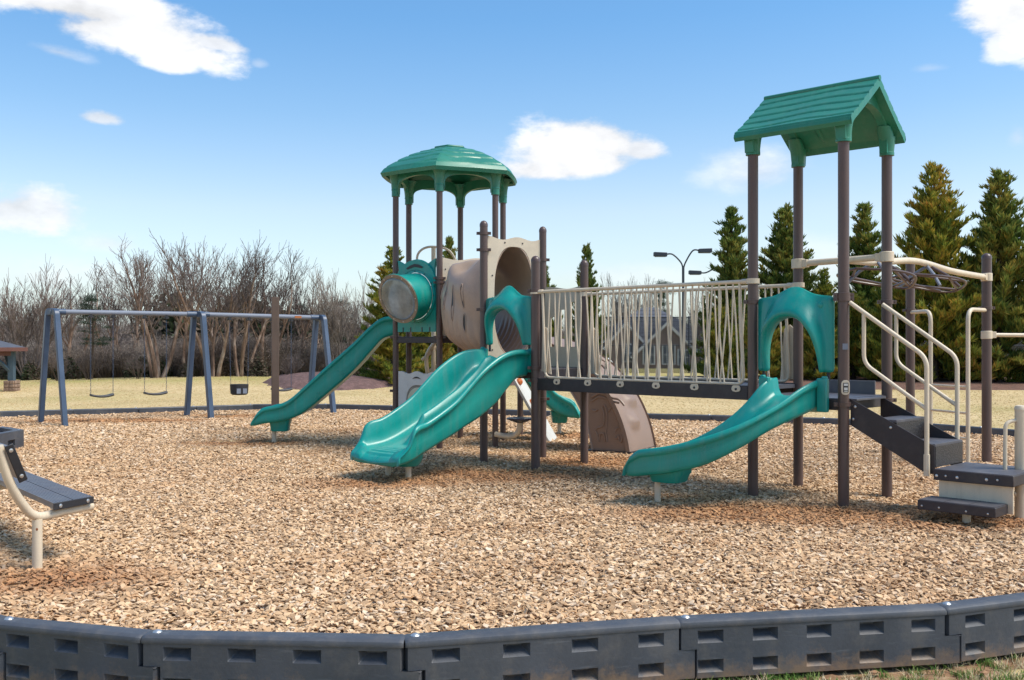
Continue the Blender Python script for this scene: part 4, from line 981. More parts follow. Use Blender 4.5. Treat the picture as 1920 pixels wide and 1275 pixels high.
# ---- bubble panel
def bubble():
    a, b = HEX[5], HEX[0]; d = (b-a).normalized(); out = V(d.y, -d.x, 0); out = out if out.dot((a+b)/2-HC) > 0 else -out; m = (a+b)/2+out*.0
    z0, z1 = 1.76, 2.80; hw = (b-a).length/2-.06
    top = lambda x: (.05*(abs(x))**3-.035*math.exp(-((abs(x)-.55)/.2)**2)+.012)
    cz = 2.30; rr = .36
    N = 72; outer = []; inner = []
    for i in range(N):
        t = 2*math.pi*i/N; cs, sn = math.cos(t), math.sin(t); mm = max(abs(cs), abs(sn)); x, z = cs/mm, sn/mm
        zz = z0+(z1-z0)*(z+1)/2
        if z > .999: zz += top(x)
        xx = x*hw
        if z < .99 and zz > 2.55 and abs(x) > .99: xx *= .93
        outer.append((xx, zz)); inner.append((rr*cs, cz+rr*sn))
    rings = [[m+d*x+UZ*z-out*.02 for x, z in outer], [m+d*x+UZ*z+out*.02 for x, z in outer],
             [m+d*(x*1.13)+UZ*(cz+(z-cz)*1.13)+out*.02 for x, z in inner], [m+d*(x*1.11)+UZ*(cz+(z-cz)*1.11)+out*.05 for x, z in inner], [m+d*x+UZ*z+out*.055 for x, z in inner]]
    c = MB(); c.loft(rings); pn = pp('bubble_panel', c, M['teal'], sharp=40, label='green wavy topped panel carrying a tilted bubble window')
    # tapered barrel cut at a slant
    tilt = R(20); nrm = (out*math.cos(tilt)-UZ*math.sin(tilt)).normalized(); cu = (UZ*math.cos(tilt)+out*math.sin(tilt)).normalized(); wc = m+out*.40+UZ*(cz-.045); rw = .355
    base = [m+d*(rr*.985*math.cos(2*math.pi*k/N))+UZ*(cz+rr*.985*math.sin(2*math.pi*k/N))+out*.055 for k in range(N)]
    endr = [wc+d*(rw*math.cos(2*math.pi*k/N))+cu*(rw*math.sin(2*math.pi*k/N)) for k in range(N)]
    c = MB(); rings = []
    for t in (0, .15, .4, .7, .95, 1): rings.append([lerp(p, q, t)+((q+p)/2-(m+wc)/2-UZ*(cz)/2).normalized()*(-.0) for p, q in zip(base, endr)])
    rings.append([wc+(p-wc)*1.085+nrm*.0 for p in endr]); rings.append([wc+(p-wc)*1.085+nrm*.018 for p in endr]); rings.append([wc+(p-wc)*.90+nrm*.018 for p in endr])
    c.loft(rings); br = pp('barrel', c, M['teal'], pn, sharp=40)
    c = MB(); c.loft([[wc+(p-wc)*1.07+nrm*.019 for p in endr], [wc+(p-wc)*1.07+nrm*.030 for p in endr], [wc+(p-wc)*.93+nrm*.032 for p in endr], [wc+(p-wc)*.92+nrm*.02 for p in endr]]); pp('window_rim', c, M['rimmetal'], pn, sharp=40)
    c = MB(); vs = []
    rings = [[wc+(p-wc)*(.935*math.cos(f))+nrm*(.022+.045*math.sin(f)) for p in endr] for f in (0, .25, .5, .8, 1.1, 1.4)]; rings.append([wc+nrm*.067+(p-wc)*.001 for p in endr]); c.loft(rings); pp('bubble_window', c, M['window'], pn, sharp=80)
    for k in range(0, N, 6):
        p = wc+(endr[k]-wc)*1.0+nrm*.031; c = MB(); c.lathe(p, [(.010, 0), (.009, .004), (.002, .007)], 7, axes=(d, cu, nrm)); pp('bolt', c, M['steel'], pn)
        p = m+d*(rr*1.06*math.cos(2*math.pi*k/N))+UZ*(cz+rr*1.06*math.sin(2*math.pi*k/N))+out*.052; c = MB(); c.lathe(p, [(.011, 0), (.009, .004), (.002, .007)], 7, axes=(d, UZ, out)); pp('bolt', c, M['deck'], pn)
    # arched handle over the barrel with a dark slot
    c = MB(); rings = []
    for k in range(25):
        a_ = math.pi*(.12+.76*k/24); ri, ro_ = rr*1.12, rr*1.12+.135*math.sin(math.pi*k/24)**.6+.015
        rings.append([m+d*(r*math.cos(a_))+UZ*(cz+r*math.sin(a_))+out*o_ for r, o_ in ((ri, .02), (ri, .055), (ro_, .06), (ro_+.012, .02))])
    c.loft(rings, cap=True); pp('handle_arch', c, M['teal'], pn, sharp=50)
    c = MB(); poly = [m+d*(x*.17)+UZ*(cz+rr*1.12+.062+z*1.5)+out*.0625 for x, z in ((-1, -.02), (-.5, .005), (0, .018), (.5, .01), (1, -.015), (.9, -.03), (0, -.012), (-.9, -.035))]; c.prism(poly, out*.003); pp('handle_opening', c, M['black'], pn)
    for x in (-.7, -.3, .3, .7):
        c = MB(); c.box(m+d*(x*hw)+UZ*(z0+.035)+out*.022, (.018, .006, .07), axes=(d, out, UZ)); pp('drain_notch', c, M['black'], pn)
M['rimmetal'] = pm('window_rim_ring', (.22, .17, .12), .45, .3, (.5, .42, .32), .6, 40)
bubble()

# ---- slotted beige guard panels on the lower deck and at the far end of the bridge
def slot_panel(a, b, z0, z1, label, n=3, inset=.04, drop=.0):
    d = (b-a).normalized(); L = (b-a).length-2*inset; nr = V(-d.y, d.x, 0); o0 = a+d*inset; c = MB(); H = z1-z0
    cols = [0]; wsl = .30*L/n; gap = (L-n*wsl)/(n+1)
    for k in range(n): cols += [gap*(k+1)+wsl*k, gap*(k+1)+wsl*(k+1)]
    cols.append(L); th = .018
    tz = lambda x: z1+.018*math.sin(x*9+.6)
    for i in range(len(cols)-1):
        x0, x1 = cols[i], cols[i+1]
        if i % 2 == 0: blocks = [(z0, None, 0, 0)]
        else: blocks = [(z0, z0+H*.30, 0, 0), (z1-H*(.26+.10*math.sin(i*2.1)), None, 0, 0)]
        for zb, zt, _, _ in blocks:
            q = []
            for k in range(5):
                x = lerp(x0, x1, k/4); q.append((x, tz(x) if zt is None else zt))
            poly = [o0+d*x0+UZ*zb+nr*-th/2, o0+d*x1+UZ*zb+nr*-th/2]+[o0+d*x+UZ*z-nr*th/2 for x, z in q[::-1]]; c.prism(poly, nr*th)
    o = pp('guard_panel', c, M['beige_panel'], label=label, smooth=False); return o
slot_panel(PQ, PR, 1.20, 2.34, 'beige guard panel with tall slots beside the bridge')
# wedge panels where railing meets the tower
for p, q in ((PL, P3), (PR, P4)):
    d = (q-p).normalized()
    for e_, s in ((p, 1), (q, -1)):
        c = MB(); o0 = e_+d*(s*.07)+UZ*0+v*.03
        poly = [o0+UZ*1.19, o0+d*(s*.17)+UZ*1.17, o0+d*(s*.12)+UZ*1.75, o0+d*(s*.05)+UZ*1.80, o0+UZ*1.76] if not (s > 0 and p is PL) else [o0+UZ*1.24, o0+d*.17+UZ*1.20, o0+d*.10+UZ*1.78, o0+d*.02+UZ*1.80]
        if s > 0 or p is PR: c.prism(poly, v*.014); pp('wedge_panel', c, M['beige_panel'], bevel=.004)
# upper small side panel of deck B seen behind the bars
c = MB(); c.box((PQ+PR)/2+UZ*1.18, ((PR-PQ).length-.12, .04, .18), axes=((PR-PQ).normalized(), v, UZ)); pp('deck_step_riser', c, M['deck'])
# grey kick plate behind deck A
c = MB(); d = (P4-P2).normalized(); c.box(P2+d*.42+v*.05+UZ*1.11, (.55, .02, .17), axes=(d, v, UZ)); pp('kick_plate', c, M['bench'], bevel=.004)

# ---- curved climbing wall with raised animal outlines
def climber():
    hd = R(-30); f = V(math.cos(hd), math.sin(hd), 0); s = V(math.sin(hd), -math.cos(hd), 0)      # s to the near side
    foot = V(1.93, 14.60, 0); half = .50; Rr = 2.1; H = 1.70
    def outer(t):   # t 0 ground .. 1 top: (distance back from the foot, z)
        a = math.pi/2*t; return (Rr*(.70*(1-math.cos(a))+.22*t), H*math.sin(a)**.92)
    def inner(t):
        a = math.pi/2*t; return (.60+Rr*(.52*(1-math.cos(a))+.20*t), (H-.25)*math.sin(a)**.9)
    N = 44; NW = 28; c = MB(); g = []
    def bumps(w, z):     # hand hold ledges
        r = 0
        for zc, wc, ww in ((1.30, -.25, .3), (1.0, .22, .28), (.72, -.12, .3), (.42, .25, .3), (1.25, .4, .2)):
            k = (z-zc)/.11; r += .085*math.exp(-((w-wc)/ww)**4)*(math.exp(-k*k) if k > 0 else math.exp(-(k*2.3)**2))
        return r
    for i in range(N+1):
        t = i/N; x, z = outer(t); row = []
        for j in range(NW+1):
            w = -1+2*j/NW; bb = bumps(w, z)*(1 if abs(w) < .9 else .15); rd = .03*(abs(w)**8)
            row.append(foot-f*(x+rd-bb*.8)+s*(w*half)+UZ*(z+bb*.35-rd*.4))
        g.append(row)
    c.loft(g, closed=False); cw = pp('climbing_wall', c, M['tan'], sharp=60, label='tan curved climbing wall with raised animal outlines')
    for sg, sink in ((1, .03), (-1, .03)):
        c = MB(); rs = []
        for i in range(N+1):
            t = i/N; xo, zo = outer(t); xi, zi = inner(t); o = foot+s*(sg*half)
            rs.append([o-f*xo+UZ*zo, o-f*(xo+.055)+UZ*(zo-.02), o-s*(sg*sink)-f*(xo+.075)+UZ*(zo-.03), o-s*(sg*sink)-f*max(xi-.02, xo+.08)+UZ*min(zi, zo-.03), o-s*(sg*.0)-f*max(xi, xo+.1)+UZ*min(zi, zo-.04), o-s*(sg*half)-f*max(xi, xo+.1)+UZ*min(zi, zo-.04)])
        rs[0] = [p-UZ*.0 for p in rs[0]]; c.loft(rs, closed=False); pp('side_panel', c, M['tan_dark'], cw, sharp=40)
    # raised animal and plant outlines on the near side
    o = foot+s*(half-.026)
    def line(pts, r=.009, closed=False):
        r = r*1.9
        c = MB(); q = smooth_path([o-f*x+UZ*z for x, z in pts], 4); c.tube(q, r, 6, closed=closed); pp('raised_outline', c, M['tan'], cw)
    giraffe = [(.52, .16), (.53, .26), (.56, .32), (.52, .36), (.47, .37), (.43, .42), (.42, .55), (.45, .66), (.42, .69), (.385, .64), (.375, .50), (.38, .38), (.39, .30), (.37, .16)]
    line(giraffe, .007); line([(.50, .16), (.48, .27), (.42, .27), (.41, .16)], .007)
    line([(.35, .60), (.30, .66), (.24, .64), (.18, .55), (.13, .44), (.12, .37), (.17, .40), (.20, .46)], .007)
    line([(.25, .30), (.22, .36), (.16, .37), (.09, .31), (.06, .20), (.09, .20), (.11, .27), (.15, .18), (.18, .18), (.19, .26), (.22, .22), (.25, .24)], .007)
    line([(.62, .80), (.50, .86), (.38, .84), (.28, .80), (.18, .78), (.10, .70)], .010); line([(.62, .74), (.50, .81), (.38, .79), (.28, .75), (.18, .73)], .008)
    line([(.62, 1.0), (.55, .98), (.50, 1.04), (.52, 1.12), (.59, 1.16), (.65, 1.12)], .008); line([(.40, 1.02), (.36, .94), (.32, 1.0), (.28, .92), (.24, 1.0)], .007)
    line([(.62, 1.22), (.52, 1.20), (.46, 1.27), (.40, 1.22), (.38, 1.30), (.48, 1.36), (.60, 1.34)], .007); line([(.62, .62), (.56, .60), (.52, .63)], .007)
    c = MB(); c.box(foot-f*.33+UZ*.015, (.70, 1.02, .05), axes=(f, s, UZ)); pp('foot_plate', c, M['deck'], cw)
M['tan_dark'] = M['tan']
climber()

# ---- stool with a bent arm
stool = pp('stool', MB().tube(smooth_path([V(-.25, 15.2, .20), V(-.12, 15.12, .18), V(.02, 15.02, .19), V(.10, 14.97, .27), V(.12, 14.95, .40)], 6), .042, 14), M['beige'], label='small round dark seat on a bent beige arm')
c = MB(); c.lathe(V(.12, 14.95, .39), [(.05, 0), (.10, .02), (.20, .055), (.205, .07), (.19, .08), (.12, .072), (.01, .068)], 28); pp('seat', c, M['navy'], stool)
# ---- spinner activity panel under the hexagonal deck
def activity():
    a, b = HEX[5], HEX[0]; pnl, rim, d, nr, m = ring_panel('activity_panel', a, b, .42, 1.13, (.03, .245, .46, .95), M['white'], inset=.07, top=lambda x: .02*math.cos(x*7)+.01, th=.03, label='white activity panel with a clear spinner wheel')
    out = V(d.y, -d.x, 0); out = out if out.y < 0 else -out; c = MB(); ctr = m+d*.03+UZ*.70
    c.box(ctr+out*.004, (.52, .008, .50), axes=(d, out, UZ)); pp('backing', c, M['window_dark'], pnl)
    c = MB(); c.lathe(ctr+out*.012, [(.215, 0), (.215, .008), (.20, .012), (.02, .012)], 30, axes=(d, UZ, out)); wh = pp('spinner_wheel', c, M['window_yellow'], pnl)
    c = MB(); c.lathe(ctr+out*.026, [(.09, 0), (.09, .004), (.02, .006)], 8, axes=(d, UZ, out)); pp('wheel_hub', c, M['bench'], wh)
    c = MB(); q = m+UZ*1.055+out*.017; c.prism([q+d*(x*.09)+UZ*z for x, z in ((-1, -.015), (-.5, .015), (0, .024), (.5, .015), (1, -.015), (.5, -.005), (0, -.002), (-.5, -.005))], out*.003); pp('handle_opening', c, M['black'], pnl)
M['window_dark'] = pm('smoked_backing', (.16, .15, .13), .3, .3, (.5, .48, .4), .5, 20); M['window_yellow'] = pm('yellowed_plastic', (.52, .50, .34), .3, .15)
activity()
# ---- climbing loop over the hex tower and bent poles below it
m34 = (HEX[3]+HEX[4])/2+V(-.05, .35, 0)
c = MB(); c.tube(smooth_path([m34+V(.42, 0, 2.3), m34+V(.42, 0, 2.8), m34+V(.28, 0, 3.14), m34+V(0, 0, 3.22), m34+V(-.2, 0, 3.17), m34+V(-.28, 0, 3.0), m34+V(-.2, 0, 2.6), m34+V(-.15, 0, 2.2)], 8), .02, 10); lp = pp('climbing_loop', c, M['beige'])
c = MB(); c.cyl(m34+UZ*3.2, m34+UZ*-.05, .038, 14); pp('slide_pole', c, M['beige'], lp)
c = MB(); c.tube(smooth_path([m34+V(.20, -.2, 1.75), m34+V(.05, -.1, 1.62), m34+V(-.12, 0, 1.35), m34+V(-.10, 0, .9), m34+V(-.35, .1, .5), m34+V(-.4, .1, -.03)], 6), .035, 12); pp('bent_pole', c, M['beige'], lp)
for k in range(3):
    z = .95+.3*k; c = MB(); c.cyl(m34+V(-.20, .0, z-.25), m34+V(.1, 0, z), .024, 10); pp('step_bar', c, M['beige'], lp)
# ---- leaning white climbing ramp with orange holds, behind
ra, rb = V(-.02, 16.1, 1.33), V(1.02, 15.7, -.02); d = (rb-ra).normalized(); ra = at(962, 705, 16.3); rb = at(1032, 862, 15.9); rb.z = max(rb.z, 0); d = (rb-ra).normalized(); sdv = V(.25, .97, 0); up = sdv.cross(d).normalized()
c = MB(); c.prism([ra, rb, rb+sdv*.6, ra+sdv*.6], up*.05); rp = pp('climbing_ramp', c, M['white'], bevel=.01, label='leaning white ramp with orange hand holds')
for t, w in ((.10, .12), (.42, .2), (.7, .1)):
    c = MB(); q = ra+d*((rb-ra).length*t)+sdv*w; q2 = q+(up*.05 if up.z > 0 else up*0)
    c.lathe(q2, [(.06, 0), (.065, .03), (.04, .065), (.01, .07)], 9, axes=(d, sdv, up if up.z > 0 else -up)); pp('hand_hold', c, M['orange'], rp)

# ================================================================== stairs, platform, overhead climber (same structure)
def stairs():
    nu = -u; a0, a1 = .04, .69
    e = pp('stairs', MB().prism([P1+v*a0+nu*x+UZ*z for x, z in ((.05, 1.055), (.05, .80), (.78, .40), (.86, .40), (.86, .66), (.80, .68))], v*.012), M['deck'], bevel=.003, label='dark metal stairs with solid sides and perforated risers')
    c = MB(); c.prism([P1+v*a1+nu*x+UZ*z for x, z in ((.05, 1.055), (.05, .80), (.78, .40), (.86, .40), (.86, .66), (.80, .68))], v*.012); pp('side_plate', c, M['deck'], e, bevel=.003)
    w = a1-a0-.014
    for x, z, dp in ((.26, .86, .24), (.56, .66, .30)):
        c = MB(); c.box(P1+v*((a0+a1)/2+.006)+nu*(x+dp/2)+UZ*z, (dp, w, .025), axes=(nu, v, UZ)); pp('tread', c, M['decktop'], e, bevel=.003)
        c = MB(); c.box(P1+v*((a0+a1)/2+.006)+nu*(x+dp+.0)+UZ*(z-.105), (.008, w, .19), axes=(nu, v, UZ)); pp('riser', c, M['perf'], e)
    c = MB(); c.box(P1+v*((a0+a1)/2+.006)+nu*.06+UZ*1.045, (.10, w, .02), axes=(nu, v, UZ)); pp('landing', c, M['decktop'], e, bevel=.003)
    for x, z in ((.45, .80), (.10, .98), (.08, .86)):
        c = MB(); c.lathe(P1+v*(a0-.002)+nu*x+UZ*z, [(.014, 0), (.012, .005), (.003, .008)], 9, axes=(nu, UZ, -v)); pp('bolt', c, M['steel'], e)
    # platform
    O = V(3.93, 9.24, 0); O = P1+nu*.88+v*-.02; Lx, Ly = .68, .72
    def blk(x0, x1, y0, y1, z0, z1): 
        c = MB(); c.box(O+nu*((x0+x1)/2)+v*((y0+y1)/2)+UZ*((z0+z1)/2), (x1-x0, y1-y0, z1-z0), axes=(nu, v, UZ)); return c
    pf = pp('transfer_platform', blk(.0, Lx, -.02, Ly, .36, .455), M['deck'], bevel=.006, label='low dark transfer platform with a lower step')
    pp('platform_top', blk(.01, Lx-.01, -.01, Ly-.01, .4555, .459), M['decktop'], pf)
    pp('riser_plate', blk(.03, Lx-.02, .03, .05, .12, .36), M['beige'], pf)
    pp('lower_step', blk(-.04, Lx-.06, -.27, .028, .12, .205), M['deck'], pf, bevel=.006)
    pp('step_top', blk(-.03, Lx-.07, -.26, .02, .2055, .209), M['decktop'], pf)
    for x in (.19, .40): pp('step_groove', blk(x-.002, x+.002, -.262, .02, .209, .2105), M['black'], pf)
    c = MB(); c.cyl(O+nu*.32+v*-.10+UZ*.12, O+nu*.32+v*-.10-UZ*.05, .035, 16); pp('step_leg', c, M['beige'], pf)
    for x, z, r in ((.03, .40, .014), (.11, .405, .010), (.21, .40, .014), (.46, .405, .014), (.55, .41, .010)):
        c = MB(); c.lathe(O+nu*x-v*.021+UZ*z, [(r, 0), (r*.9, .005), (r*.3, .008)], 10, axes=(nu, UZ, -v)); pp('bolt', c, M['steel'], pf)
    for x, z in ((.0, .155), (.15, .155), (.38, .15), (.56, .15)):
        c = MB(); c.lathe(O+nu*x-v*.271+UZ*z, [(.009, 0), (.008, .004), (.003, .006)], 8, axes=(nu, UZ, -v)); pp('bolt', c, M['steel'], pf)
    # right end beige post and loop handle
    bp = V(4.585, 8.97, 0); c = MB(); c.lathe(bp, [(.052, -.05), (.052, .99), (.056, .99), (.056, 1.01), (.045, 1.03), (.01, 1.035)], 22); hp = pp('grab_post', c, M['beige'])
    hb = at(1893, 868, 8.86); c = MB(); c.tube(fillet([bp+V(-.03, -.0, .90), bp+V(-.15, -.02, .88), bp+V(-.155, -.02, .30), bp+V(-.03, 0, .22)], .09, 8), .018, 12); pp('grab_loop', c, M['beige'], hp)
    c = MB(); c.box(bp+V(-.20, -.03, .40), (.075, .012, .10)); pp('mount_tab', c, M['beige'], hp, bevel=.012)
    # stair handrails: loops of pipe on both sides
    for aa, px0 in ((a0-.03, 0), (a1+.03, 1)):
        B0 = P1+v*aa
        top0 = B0+nu*(.06)+UZ*1.985; kn = B0+nu*.80+UZ*1.46; ft = B0+nu*.80+UZ*.44
        c = MB(); c.tube(fillet([top0, kn, ft], .10, 8), .0215, 12); hr = pp('handrail', c, M['beige'])
        c = MB(); c.tube(fillet([B0+nu*.20+UZ*1.885, B0+nu*.20+UZ*1.40, B0+nu*.80+UZ*.99], .09, 8), .0195, 12); pp('inner_rail', c, M['beige'], hr)
        c = MB(); c.box(B0+nu*.80+UZ*.48, (.05, .03, .20), axes=(nu, v, UZ)); pp('foot_plate', c, M['beige'], hr, bevel=.004)
stairs()
# end ladder between the two far posts
E1, E2 = V(6.34, 13.3, 0), V(5.72, 14.3, 0); du = (E2-E1).normalized(); lft = V(-.80, -.50, 0).normalized()
la = E1-V(.30, .02, 0); lb2 = E2+V(.40, -.35, 0)*1
la = at(1815, 700, 12.9); lb2 = at(1745, 700, 13.6)
c = MB(); c.tube(fillet([E1+UZ*2.03, V(la.x, la.y, 2.03), V(la.x, la.y, .02)], .16, 8), .027, 12); ld = pp('end_ladder', c, M['beige'], label='beige pipe ladder at the end of the overhead climber')
c = MB(); c.tube(fillet([E2+UZ*2.03, V(lb2.x, lb2.y, 2.03), V(lb2.x, lb2.y, .02)], .16, 8), .027, 12); pp('ladder_side', c, M['beige'], ld)
for z in (.35, .68, 1.02): c = MB(); c.cyl(V(la.x, la.y, z), V(lb2.x, lb2.y, z), .017, 10); pp('rung', c, M['beige'], ld)
# overhead rails
zt = 2.47
def rail_sleeve(p, d, z, parent):
    c = MB(); c.lathe(V(p.x, p.y, z), [(.056, -.055), (.072, -.053), (.072, .053), (.056, .055)], 20); c.box(p+d*.08+UZ*z, (.07, .075, .085), axes=(d, V(-d.y, d.x, 0), UZ)); pp('rail_clamp', c, M['beige'], parent, bevel=.005)
d = (P2-P4).normalized(); c = MB(); c.cyl(P4+UZ*zt, P2+UZ*(zt+.02), .035, 16); r1 = pp('overhead_crossbar', c, M['beige']); rail_sleeve(P4, d, zt, r1); rail_sleeve(P2, -d, zt+.02, r1)
mid = (P4+P2)/2; d = (E1-mid).normalized(); c = MB(); c.tube(smooth_path([mid+UZ*(zt+.02), mid+(E1-mid)*.2+UZ*(zt+.03), mid+(E1-mid)*.45+UZ*(zt+.10), mid+(E1-mid)*.72+UZ*(zt+.03), E1+UZ*zt], 8), .038, 16); ob = pp('overhead_beam', c, M['beige'], label='long beige overhead beam carrying looped dark bars'); rail_sleeve(E1, -d, zt, ob)
sdd = V(-d.y, d.x, 0)
def loop_grip(t, k):
    o = mid+(E1-mid)*t+UZ*(zt+.0)
    q = [(-.58, .0, -.06), (-.30, .36, -.10), (.12, .40, -.15), (.62, .10, -.22), (.60, -.10, -.23), (.05, -.40, -.14), (-.35, -.34, -.09)]
    P_ = [o+d*x*.9+sdd*(y*k)+UZ*z for x, y, z in q]; c = MB(); sp_ = smooth_path(P_+[P_[0]], 5)[:-1]; c.tube(sp_, .0145, 8, closed=True); lg = pp('looped_grip', c, M['brown'], ob)
    for (i, j) in ((0, 2), (1, 3), (6, 4), (5, 3)): c = MB(); c.cyl(P_[i], P_[j]+UZ*.01, .015, 8); pp('grip_bar', c, M['brown'], lg)
    for (x, y) in ((-.1, .12), (.1, -.12), (-.2, -.1)):
        c = MB(); c.tube([o+d*x*.3+UZ*.06, o+d*x+sdd*y*1.5+UZ*-.06, o+d*x*1.4+sdd*y*2.6+UZ*-.2], .019, 8); pp('grip_strut', c, M['brown'] if x > 0 else M['galv'], lg)
loop_grip(.22, 1); loop_grip(.55, -1); 
# side rail leaving the picture at right
c = MB(); c.tube([E1+UZ*1.70, E1+V(1.6, .1, 1.69)], .026, 12); sr = pp('side_rail', c, M['beige']); rail_sleeve(E1, V(1, 0, 0), 1.70, sr)
# ================================================================== VEGETATION
def bare_tree_mesh(name, seed, H=6, stems=3, spread=.35, up=.55, depth=6, r0=.07, twigs=1.0, bark_split=.45, vase=False, budget=2600, minr=.006):
    """two meshes: trunk (thick wood) and twigs"""
    rg = random.Random(seed); tk, tw = MB(), MB(); cnt = [0]
    def rnd_perp(d):
        a = rg.uniform(0, 6.283); p = d.orthogonal().normalized(); q = d.cross(p); return p*math.cos(a)+q*math.sin(a)
    def grow(p, d, L, r, lv):
        if cnt[0] > budget: return
        n = 4 if lv < 2 else 3; pts = [p]; rs = [r]; q = p; dd = d
        for i in range(n):
            dd = (dd+rnd_perp(dd)*(.10 if lv < 2 else .17)+UZ*(up*.12)).normalized(); q = q+dd*(L/n); pts.append(q); rs.append(max(r*(1-(.5 if lv < depth-1 else .8)*(i+1)/n), .0035))
        (tk if r > .022 else tw).tube(pts, rs, 6 if r > .03 else (4 if r > .012 else 3), cap=False); cnt[0] += 1
        if lv >= depth: return
        kids = rg.randint(3, 4) if lv < 3 else rg.randint(2, 4)
        for k in range(kids):
            t = rg.uniform(.25, 1) if k else 1.0; i = min(int(t*n), n-1); b = lerp(pts[i], pts[i+1], t*n-i) if t < 1 else pts[-1]
            nd = (dd+rnd_perp(dd)*rg.uniform(.25, spread+.35)*(.5 if k == 0 else 1)+UZ*(.15 if vase else .12)).normalized()
            grow(b, nd, L*rg.uniform(.52, .80)*(1 if lv else .85), max(rs[i]*rg.uniform(.5, .72), .004), lv+1)
    for s in range(stems):
        a = 6.283*s/stems+rg.uniform(-.4, .4); tilt = spread*(rg.uniform(.4, 1.1) if stems > 1 else .1)
        cnt[0] = int(budget*s/stems) if s else 0; bsave = budget
        grow(V(math.cos(a)*.08, math.sin(a)*.08, 0), V(math.cos(a)*tilt, math.sin(a)*tilt, 1).normalized(), H*(.42 if not vase else .36)*rg.uniform(.85, 1.1), r0*rg.uniform(.7, 1.1), 0)
    zmax = max(p[2] for p in tk.v+tw.v); k = H/zmax
    for m in (tk, tw): m.v = [(x*k, y*k, z*k) for x, y, z in m.v]
    return tk, tw
def grow_bfs(name, seed, H, stems, spread, vase, levels, r0):  # breadth first branching
    rg = random.Random(seed); tk, tw = MB(), MB()
    def perp(d):
        a = rg.uniform(0, 6.283); p = d.orthogonal().normalized(); q = d.cross(p); return p*math.cos(a)+q*math.sin(a)
    cur = []
    for s in range(stems):
        a = 6.283*s/stems+rg.uniform(-.5, .5); tl = spread*rg.uniform(.3, 1.0) if stems > 1 else .08
        cur.append((V(math.cos(a)*.10, math.sin(a)*.10, 0), V(math.cos(a)*tl, math.sin(a)*tl, 1).normalized(), (2.1 if not vase else 1.0)*rg.uniform(.75, 1.1), r0*(2.3 if not vase else 1.7)*rg.uniform(.65, 1.1), a))
    for lv in range(levels):
        nxt = []
        for (p, d, L, r, _) in cur:
            n = 5 if lv < 2 else 3; pts = [p]; rs = [r]; q = p; dd = d; endr = .55 if lv < levels-1 else .3
            for i in range(n):
                dd = (dd+perp(dd)*(.09 if lv < 2 else .16)+UZ*(.07 if not vase else .05)).normalized(); q = q+dd*(L/n); pts.append(q); rs.append(max(r*(1-(1-endr)*(i+1)/n), .0035))
            (tk if lv < 2 else tw).tube(pts, rs, 6 if lv == 0 else (4 if lv < 3 else 3), cap=False)
            if lv == levels-1: continue
            kids = [7, 4, 3, 3, 2, 2][lv] if not vase else [5, 4, 3, 3, 2][lv]
            for k in range(kids):
                t = 1.0 if k == 0 else (rg.uniform(.3, .98) if lv else rg.uniform(.42, .98)); i = min(int(t*n), n-1); b = pts[-1] if t == 1 else lerp(pts[i], pts[i+1], t*n-i)
                amt = rg.uniform(.08, .22) if k == 0 else rg.uniform(.40, .80)*(1 if not vase else .6)
                nd = (dd+perp(dd)*amt+UZ*.13).normalized(); nxt.append((b, nd, L*(rg.uniform(.50, .78) if (lv or vase) else rg.uniform(.30, .48)*(1.25-.5*t)), max(rs[i]*(.85 if k == 0 else rg.uniform(.32, .55)), .005), 0))
        cur = nxt
    zmax = max(p[2] for p in tk.v+tw.v); k = H/zmax
    for m in (tk, tw): m.v = [(x*k, y*k, z*k) for x, y, z in m.v]
    return tk, tw
SRC = {}
def tree_src(key, H, stems, spread, vase, levels, r0, seed, bark, twig):
    tk, tw = grow_bfs(key, seed, H, stems, spread, vase, levels, r0); print(key, len(tk.f)+len(tw.f))
    a = link_mesh('trunk', tk, M[bark]); b = link_mesh('branches', tw, M[twig]); COL.objects.unlink(a); COL.objects.unlink(b); SRC[key] = (a, b)
tree_src('birchA', 6, 3, .26, False, 5, .022, 11, 'birch', 'twig'); tree_src('birchB', 6, 2, .18, False, 5, .024, 12, 'birch', 'twig'); tree_src('birchC', 6, 4, .32, False, 5, .020, 13, 'birch', 'twig')
tree_src('vase', 5, 11, .62, True, 5, .016, 14, 'twig_pale', 'twig_pale'); tree_src('vaseB', 5, 9, .5, True, 5, .017, 15, 'twig', 'twig'); tree_src('small', 2, 6, .7, True, 5, .022, 16, 'trunk', 'twig')
def put_tree(kind, name, px, top, Y, rot, label, cat, group, sx=1.0):
    x = (px-CX)/F*Y; z0 = hgt(x, Y)-.03; H = CZ+(HY-top)/F*Y-z0; a, b = SRC[kind]; base = max(p.co.z for p in b.data.vertices) if b.get('zm') is None else b['zm']; b['zm'] = base
    e = empty(name, V(x, Y, z0), label, cat, group); k = H/base; sx *= (1.4 if kind.startswith('birch') else 1.12 if kind.startswith('vase') else 1); e.scale = (k*sx, k*sx, k); e.rotation_euler = (0, 0, rot)
    for s in (a, b): o = bpy.data.objects.new(s.name.split('.')[0], s.data); COL.objects.link(o); o.parent = e
    return e
G1 = 'bare trees beyond the lawn'
put_tree('vaseB', 'bare_tree', 55, 472, 40, .3, 'broad leafless tree of many upright stems behind the gazebo', 'tree', G1, 1.0)
put_tree('birchB', 'bare_tree', 138, 482, 42, 1.1, 'slender leafless tree with paired tops rising behind the first swing', 'tree', G1, .9)
put_tree('birchA', 'bare_tree', 212, 505, 43, 2.0, 'thin leafless tree behind the small dark pine', 'tree', G1, .8)
put_tree('birchC', 'bare_tree', 295, 433, 38, .4, 'tallest bare birch with peeling bark, behind the second strap swing', 'tree', G1, .95)
put_tree('birchB', 'bare_tree', 352, 438, 40, 2.6, 'bare birch just left of the middle swing leg pair', 'tree', G1, .9)
